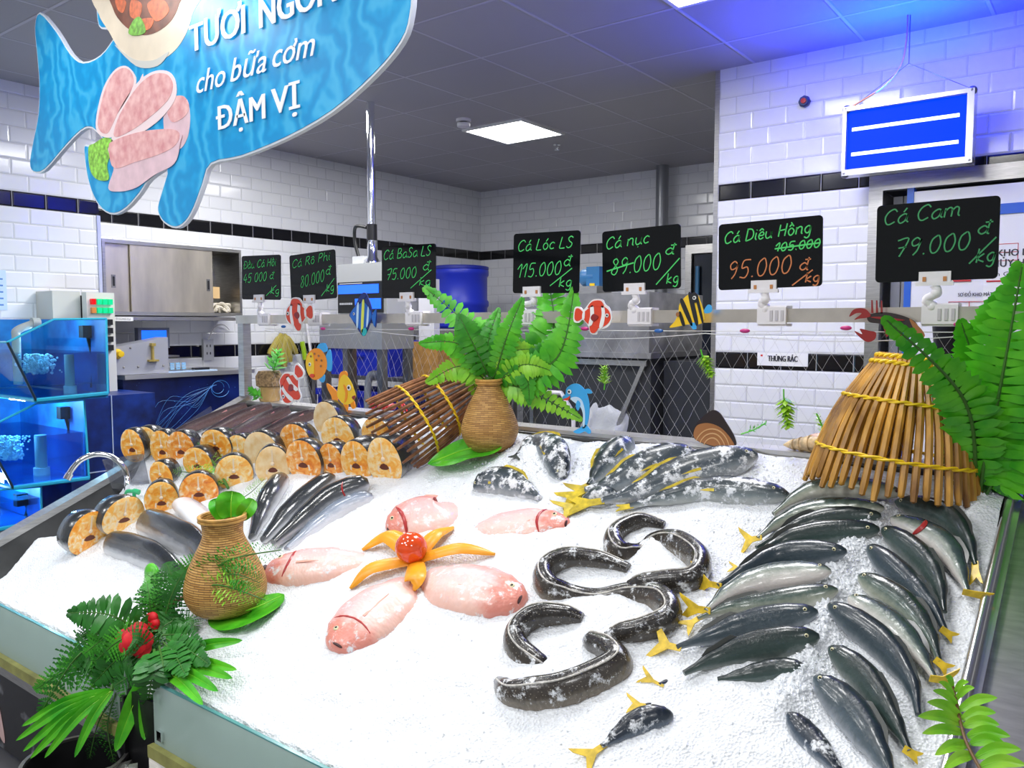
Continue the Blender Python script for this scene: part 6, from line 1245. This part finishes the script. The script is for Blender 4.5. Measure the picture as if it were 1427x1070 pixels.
rg = random.Random(21)
for i in range(22):
    a = rg.uniform(1.9, 4.6); rr = rg.uniform(60, 125); bu, bv = 212 + rg.uniform(-14, 14), 905 + rg.uniform(-22, 18)
    tu, tv = bu + math.cos(a) * rr * 1.15, bv + abs(math.sin(a)) * rr * .3 * (1 if a < 3.3 else -1) + (rr * .25 if a < 3.4 else -rr * .2)
    oo = rg.uniform(-.09, .0)
    if a > 4.0: tu, tv, oo = bu + rg.uniform(-35, 40), bv - rr * .85, rg.uniform(.01, .04)
    frond(t, [gp(bu, bv, oo * .3), gp((bu + tu) / 2, (bv + tv) / 2 - 16, oo - .02), gp(tu, tv, oo)], rg.uniform(22, 34) * gd / FPX, 20, 'fern' if i % 3 else 'boston', (LD, LM, LD)[i % 3], droop=.14, seed=i + 500)
for i, (px, hw) in enumerate([((((228, 895), (245, 915), (258, 940))), 22), ((((232, 890), (262, 905), (290, 925))), 20), ((((222, 900), (228, 930), (232, 962))), 24), ((((226, 885), (255, 885), (285, 900))), 18), ((((215, 905), (212, 940), (205, 985))), 24)]):  # dark fronds added over the corner gap, for leaves and its shadow
    frond(t, [(T(u, v, .06) if v < 950 else gp(u, v, -.12)) for u, v in px], hw * gd / FPX, 16, 'boston', LD, droop=.1, seed=i + 800)
MB().tube(cr([gp(232, 872, .02), gp(234, 850, .03), gp(246, 836, .04), gp(264, 832, .05)]), .006, 8).build('twig', STEMB, t)
q = T(212, 800, .045); MB().ball(q, .035, 10, (1, .5, 1)).build('round_leaf', LB, t)
t = thing('asparagus_fern', 'feathery asparagus fern sprays wrapped across the front vase', 'fern', gp(268, 840, .02))
for i, (px, o) in enumerate(((((262, 842), (310, 785), (392, 766)), (.02, -.10, -.02)), (((264, 838), (300, 815), (370, 836)), (.02, -.12, -.09)), (((264, 840), (285, 800), (318, 785)), (.02, -.08, -.1)), (((290, 815), (325, 800), (362, 812)), (-.06, -.12, -.1)))):
    frond(t, [atd(u, v, fd + q) for (u, v), q in zip(px, o)], 24 * fd / FPX, 20, 'asparagus', LM if i != 1 else LL, droop=.08, seed=i + 300)
# palm leaves
def palm(lab, hub, tips, w, m, o=-.09):
    t = thing('palm_leaf', lab, 'palm leaf', gp(*hub, o))
    for u, v, q in tips:
        a = gp(*hub, o); b = gp(u, v, o + q) if u < 240 else T(u, v, .05); mid = a.lerp(b, .5) + EZ * .02; blade(t, [a, mid, b], w * (1 if u < 240 else .66), m, None, 'leaflet', fold=.35, tipf=1.5)
    MB().tube([gp(*hub, o), gp(hub[0] + 5, hub[1] - 30, o + .05)], .005, 6).build('stalk', STEM, t); return t
palm('glossy green palm fan hanging over the front corner post', (214, 932), [(161, 1047, -.03), (201, 1031, -.05), (236, 1003, -.05), (283, 982, -.03), (304, 963, -.0), (324, 945, .03), (330, 933, .06), (338, 892, .12)], .024, LB)
palm('striped narrow palm fan at the lower left of the garland', (156, 962), [(22, 1032, -.02), (32, 1047, -.03), (42, 1057, -.04), (62, 1056, -.05), (104, 1055, -.05), (30, 1012, 0.)], .013, LB)
a = gp(250, 890, .04); b = atd(333, 868, gd + .15)
t = thing('palm_frond', 'single thin dark palm blade pointing right over the ice', 'palm leaf', a); blade(t, [a, atd(295, 888, gd + .08) + EZ * .02, b], .009, LD)
# red flower
c = gp(190, 892, -.08); t = thing('red_flower', 'red cloth flower in the middle of the fern garland', 'flower', c)
RF = mat('flower_red', (.60, .004, .012), .6, var=.35, scale=30)
for i in range(9):
    a = i * 2.4; f = (C0 - c).normalized(); sx = f.cross(EZ).normalized(); sy = sx.cross(f); r = .012 + .02 * (i / 9); d = sx * math.cos(a) + sy * math.sin(a)
    MB().ball(c + d * r + f * (.02 - .024 * i / 9), .026, 7, (1, .9, .35), (d.cross(f), d, f)).build('petal', RF, t)
c = gp(213, 866, -.03); t = thing('red_flower', 'smaller red flower half hidden behind the fern twig', 'flower', c)
for i in range(5): a = i * 1.26; MB().ball(c + V((math.cos(a) * .012, 0, math.sin(a) * .014)), .018, 6, (1, .6, .8)).build('petal', RF, t)

# ---------------- bamboo fish traps
BAM = mat('bamboo_gold', (.36, .15, .02), .35, var=.45, scale=24, col2=(.70, .36, .05), stretch=(1, 1, .2)); BAMD = mat('bamboo_dark', (.20, .075, .03), .35, var=.4, scale=24, col2=(.38, .17, .07)); ROPE = mat('yellow_rope', (.86, .58, .01), .5)
def rope(t, c, ez, r, rr, name='rope'):
    ex = ez.orthogonal().normalized(); ey = ez.cross(ex); mb = MB()
    for k in (0, PI): mb.tube([c + (ex * math.cos(a) + ey * math.sin(a)) * (r + rr * .6 * math.cos(14 * a + k)) + ez * (rr * .6 * math.sin(14 * a + k)) for a in [2 * PI * j / 120 for j in range(121)]], rr * .62, 5)
    mb.build(name, ROPE, t)
def trap(lab, c0, c1, r0, r1, n, m, ropes, rod, over=.05):
    t = thing('bamboo_trap', lab, 'fish trap', c0, 'bamboo fish traps'); ez = (c1 - c0).normalized(); Lh = (c1 - c0).length; ex = ez.orthogonal().normalized(); ey = ez.cross(ex); random.seed(n)
    for i in range(n):
        a = 2 * PI * i / n; d = ex * math.cos(a) + ey * math.sin(a); lo = -over * random.uniform(.5, 1.1) / Lh; P = []
        for s in (lo - .10, lo, .3, .65, 1.02): P.append(c0 + ez * (Lh * s) + d * (r0 + (r1 - r0) * (s ** 1 if s > 0 else s * .5) + .10 * r0 * math.sin(PI * max(0, min(1, s)))))
        MB().tube(cr(P, 3), [rod * .2] + [rod * .8] * 2 + [rod] * 6 + [rod * .8] * 4, 6).build('rod', m, t, angle=50)
    for s, rr in ropes: rope(t, c0 + ez * (Lh * s), ez, r0 + (r1 - r0) * s + .10 * r0 * math.sin(PI * max(0, min(1, s))) + rod * .8, rr)
    return t
b0 = I(1246, 664, .03); dd = depth(b0); k = dd / FPX
trap('golden bamboo fish trap standing like a cone at the right', b0 + EZ * .03, atd(1270, 500, dd - .02), 104 * k, 40 * k, 46, BAM, ((1.0, .006), (.94, .006), (.60, .005), (.10, .005)), .0092, .05)
b0 = I(575, 600, .10); dd = depth(b0)
trap('reddish bamboo fish trap lying on its side behind the rear vase', atd(574, 590, dd), atd(668, 533, dd + .10), 54 * dd / FPX, 24 * dd / FPX, 34, BAMD, ((.98, .006), (.42, .005), (.06, .005)), .0062, .09)
# ================================================================ HANGING FISH SIGN
SY = 1.6
def sp_(u, v): p = onY(u, v, SY); return (p.x, p.z)
so = V((0, SY, 0))
t = thing('hanging_sign', 'large blue fish shaped hanging sign with white Vietnamese words', 'sign', onY(330, 120, SY))
O1 = [(55, 17), (48, 38), (51, 75), (54, 115), (53, 158), (46, 195), (41, 226), (46, 240), (62, 237), (92, 203), (112, 183), (124, 178), (134, 184), (143, 197), (126, 202), (117, 203), (118, 225), (122, 250), (130, 274), (142, 292), (158, 299), (176, 290), (194, 270), (208, 250), (232, 236), (226, 262), (219, 288), (222, 302), (230, 312), (244, 318), (258, 310), (270, 290), (282, 258), (294, 229), (336, 219), (399, 193), (463, 156), (521, 105), (559, 59), (572, 21), (572, -25), (540, -90), (470, -150), (380, -180), (260, -170), (170, -120), (138, -50), (134, 0), (137, 36), (150, 40), (164, 36), (184, 13), (160, 50), (140, 76), (116, 86), (98, 74), (78, 42)]
mw, nt, b = nodes('sign_water'); N = nt.nodes; tc = N.new('ShaderNodeTexCoord'); w = N.new('ShaderNodeTexWave'); w.inputs['Scale'].default_value = 3.2; w.inputs['Distortion'].default_value = 14; w.inputs['Detail'].default_value = 3; w.inputs['Detail Scale'].default_value = 1.6; L(nt, tc.outputs['Object'], w.inputs['Vector'])
r = N.new('ShaderNodeValToRGB'); e = r.color_ramp.elements; e.new(.6)
for q, (p, c) in zip(e, ((.05, (.005, .30, .66)), (.55, (.01, .37, .74)), (1, (.05, .46, .80)))): q.position = p; q.color = c4(c)
L(nt, w.outputs['Fac'], r.inputs[0]); L(nt, r.outputs[0], b.inputs['Base Color']); setp(b, Roughness=.3)
pts = [(q.x, q.y) for q in cr([(*sp_(u, v), 0) for u, v in O1], 3, True)]
MB().prism(pts, so + EY * .002, EX, EZ, .016).build('board', mat('sign_edge', (.75, .80, .86), .35), t, angle=30)
cx_ = sum(p[0] for p in pts) / len(pts); cz_ = sum(p[1] for p in pts) / len(pts)
def inset(P, d):
    k = len(P); out = []; ar = sum(P[i][0] * P[(i + 1) % k][1] - P[(i + 1) % k][0] * P[i][1] for i in range(k)); s = 1 if ar > 0 else -1
    for i in range(k):
        a = V((*P[i - 1], 0)); b_ = V((*P[i], 0)); c = V((*P[(i + 1) % k], 0)); n1 = V((-(b_ - a).y, (b_ - a).x, 0)).normalized(); n2 = V((-(c - b_).y, (c - b_).x, 0)).normalized(); n = (n1 + n2)
        n = n.normalized() if n.length > .2 else n1; out.append((b_.x + n.x * d * s, b_.y + n.y * d * s))
    return out
MB().prism(inset(pts, .007), so, EX, EZ, .002).build('printed_water', mw, t, angle=30)
def pic(nm, px, m, lay, sm=True):
    P = [sp_(u, v) for u, v in px]; P = [(q.x, q.y) for q in cr([(a, c, 0) for a, c in P], 5, True)] if sm else P
    return MB().prism(P, so - EY * (.0008 * lay), EX, EZ, .0008).build(nm, m, t, angle=30)
CR = mat('bowl_cream', (.80, .70, .55), .4, var=.1, scale=7); CRD = mat('bowl_shade', (.50, .42, .34), .4)
pic('bowl_print', [(137, -10), (138, 20), (152, 44), (165, 66), (188, 86), (214, 88), (240, 74), (258, 50), (268, 20), (272, -20)], CR, 1)
pic('bowl_foot_print', [(160, 62), (186, 82), (214, 84), (236, 72), (220, 92), (190, 92)], mat('bowl_glaze', (.62, .62, .58), .4), 2)
pic('bowl_soup_print', [(156, -20), (158, 12), (172, 34), (194, 48), (216, 46), (238, 30), (250, 6), (252, -20)], mat('soup_brown', (.20, .06, .03), .4, var=.4, scale=20), 2)
for px, mm in (([(184, 0), (198, 6), (194, 26), (182, 22)], 'salmon_print'), ([(206, 6), (226, -2), (236, 16), (218, 30)], 'salmon_print'), ([(162, -2), (176, 2), (172, 18), (164, 12)], 'salmon_print'), ([(196, 28), (214, 26), (210, 40), (196, 42)], 'salmon_print')): pic('fish_piece_print', px, mat(mm, (.72, .16, .05), .4, var=.3, scale=40), 3)
pic('herb_print', [(186, 30), (196, 24), (204, 44), (190, 50), (180, 46)], mat('herb_green', (.20, .50, .06), .4, var=.4, scale=60), 4)
PK = mat('steak_pink', (.85, .36, .38), .35, var=.18, scale=26, col2=(.92, .58, .56)); PKD = mat('steak_skin', (.78, .56, .62), .35, var=.1, scale=20)
pic('steak_side_print', [(230, 150), (258, 140), (265, 160), (262, 190), (250, 208), (232, 200)], PKD, 1)
pic('steak_print', [(232, 148), (240, 136), (256, 134), (264, 148), (258, 162), (240, 170)], PK, 2)
pic('steak_side_print', [(134, 178), (142, 130), (158, 100), (176, 92), (190, 108), (188, 130), (196, 110), (200, 104), (196, 130), (170, 180), (150, 192)], mat('steak_rim', (.90, .74, .76), .35), 2)
pic('steak_print', [(137, 174), (146, 128), (160, 102), (176, 95), (187, 108), (182, 130), (164, 160), (150, 186)], PK, 3)
pic('steak_side_print', [(156, 196), (164, 160), (190, 118), (214, 100), (236, 100), (246, 116), (244, 140), (222, 168), (190, 190), (160, 204)], mat('steak_rim', (.9, .7, .7), .3), 3)
pic('steak_print', [(160, 190), (168, 160), (192, 122), (214, 104), (234, 104), (242, 118), (236, 138), (214, 160), (184, 182)], PK, 4)
pic('steak_side_print', [(153, 204), (160, 232), (152, 262), (166, 267), (190, 262), (216, 244), (244, 228), (252, 200), (250, 186), (200, 200)], PKD, 4)
pic('steak_print', [(153, 206), (160, 196), (196, 184), (236, 180), (251, 186), (246, 202), (226, 214), (190, 226), (160, 234)], PK, 5)
pic('herb_print', [(124, 206), (132, 200), (146, 192), (158, 196), (156, 212), (150, 230), (152, 250), (136, 250), (126, 236)], mat('herb_lime', (.28, .62, .08), .4, var=.45, scale=50), 3)
WHT = mat('print_letter_white', (.95, .95, .95), .4)
def sword(nm, s, a, b, cap, bold, shear=0):
    A, B_ = onY(*a, SY), onY(*b, SY); m = MB(); print_text(m, s, (A.x, SY - .0045, A.z), EX, EZ, B_.x - A.x, cap, bold, shear, off=0)
    m.build(nm, WHT, t, angle=0)
cp = lambda u, v0, v1: onY(u, v0, SY).z - onY(u, v1, SY).z
for s, a, b_ in (('TƯƠI', (267, 74), (343, 48)), ('NGON', (364, 40), (470, 4))): sword('top_words', s, a, b_, cp(276, 34, 74), .05)
for s, a, b_ in (('cho', (276, 131), (316, 116)), ('bữa', (323, 115), (373, 97)), ('cơm', (382, 95), (441, 80))): sword('middle_words', s, a, b_, cp(296, 98, 131), .02, .3)
for s, a, b_ in (('ĐẬM', (304, 182), (371, 164)), ('VỊ', (381, 160), (419, 152))): sword('lower_words', s, a, b_, cp(310, 146, 181), .05)
m = MB()
for u in (230, 500): p = onY(u, -150, SY + .006); m.tube([p, V((p.x, p.y, CEIL))], .002, 5)
m.build('hanging_wire', STEEL, t)
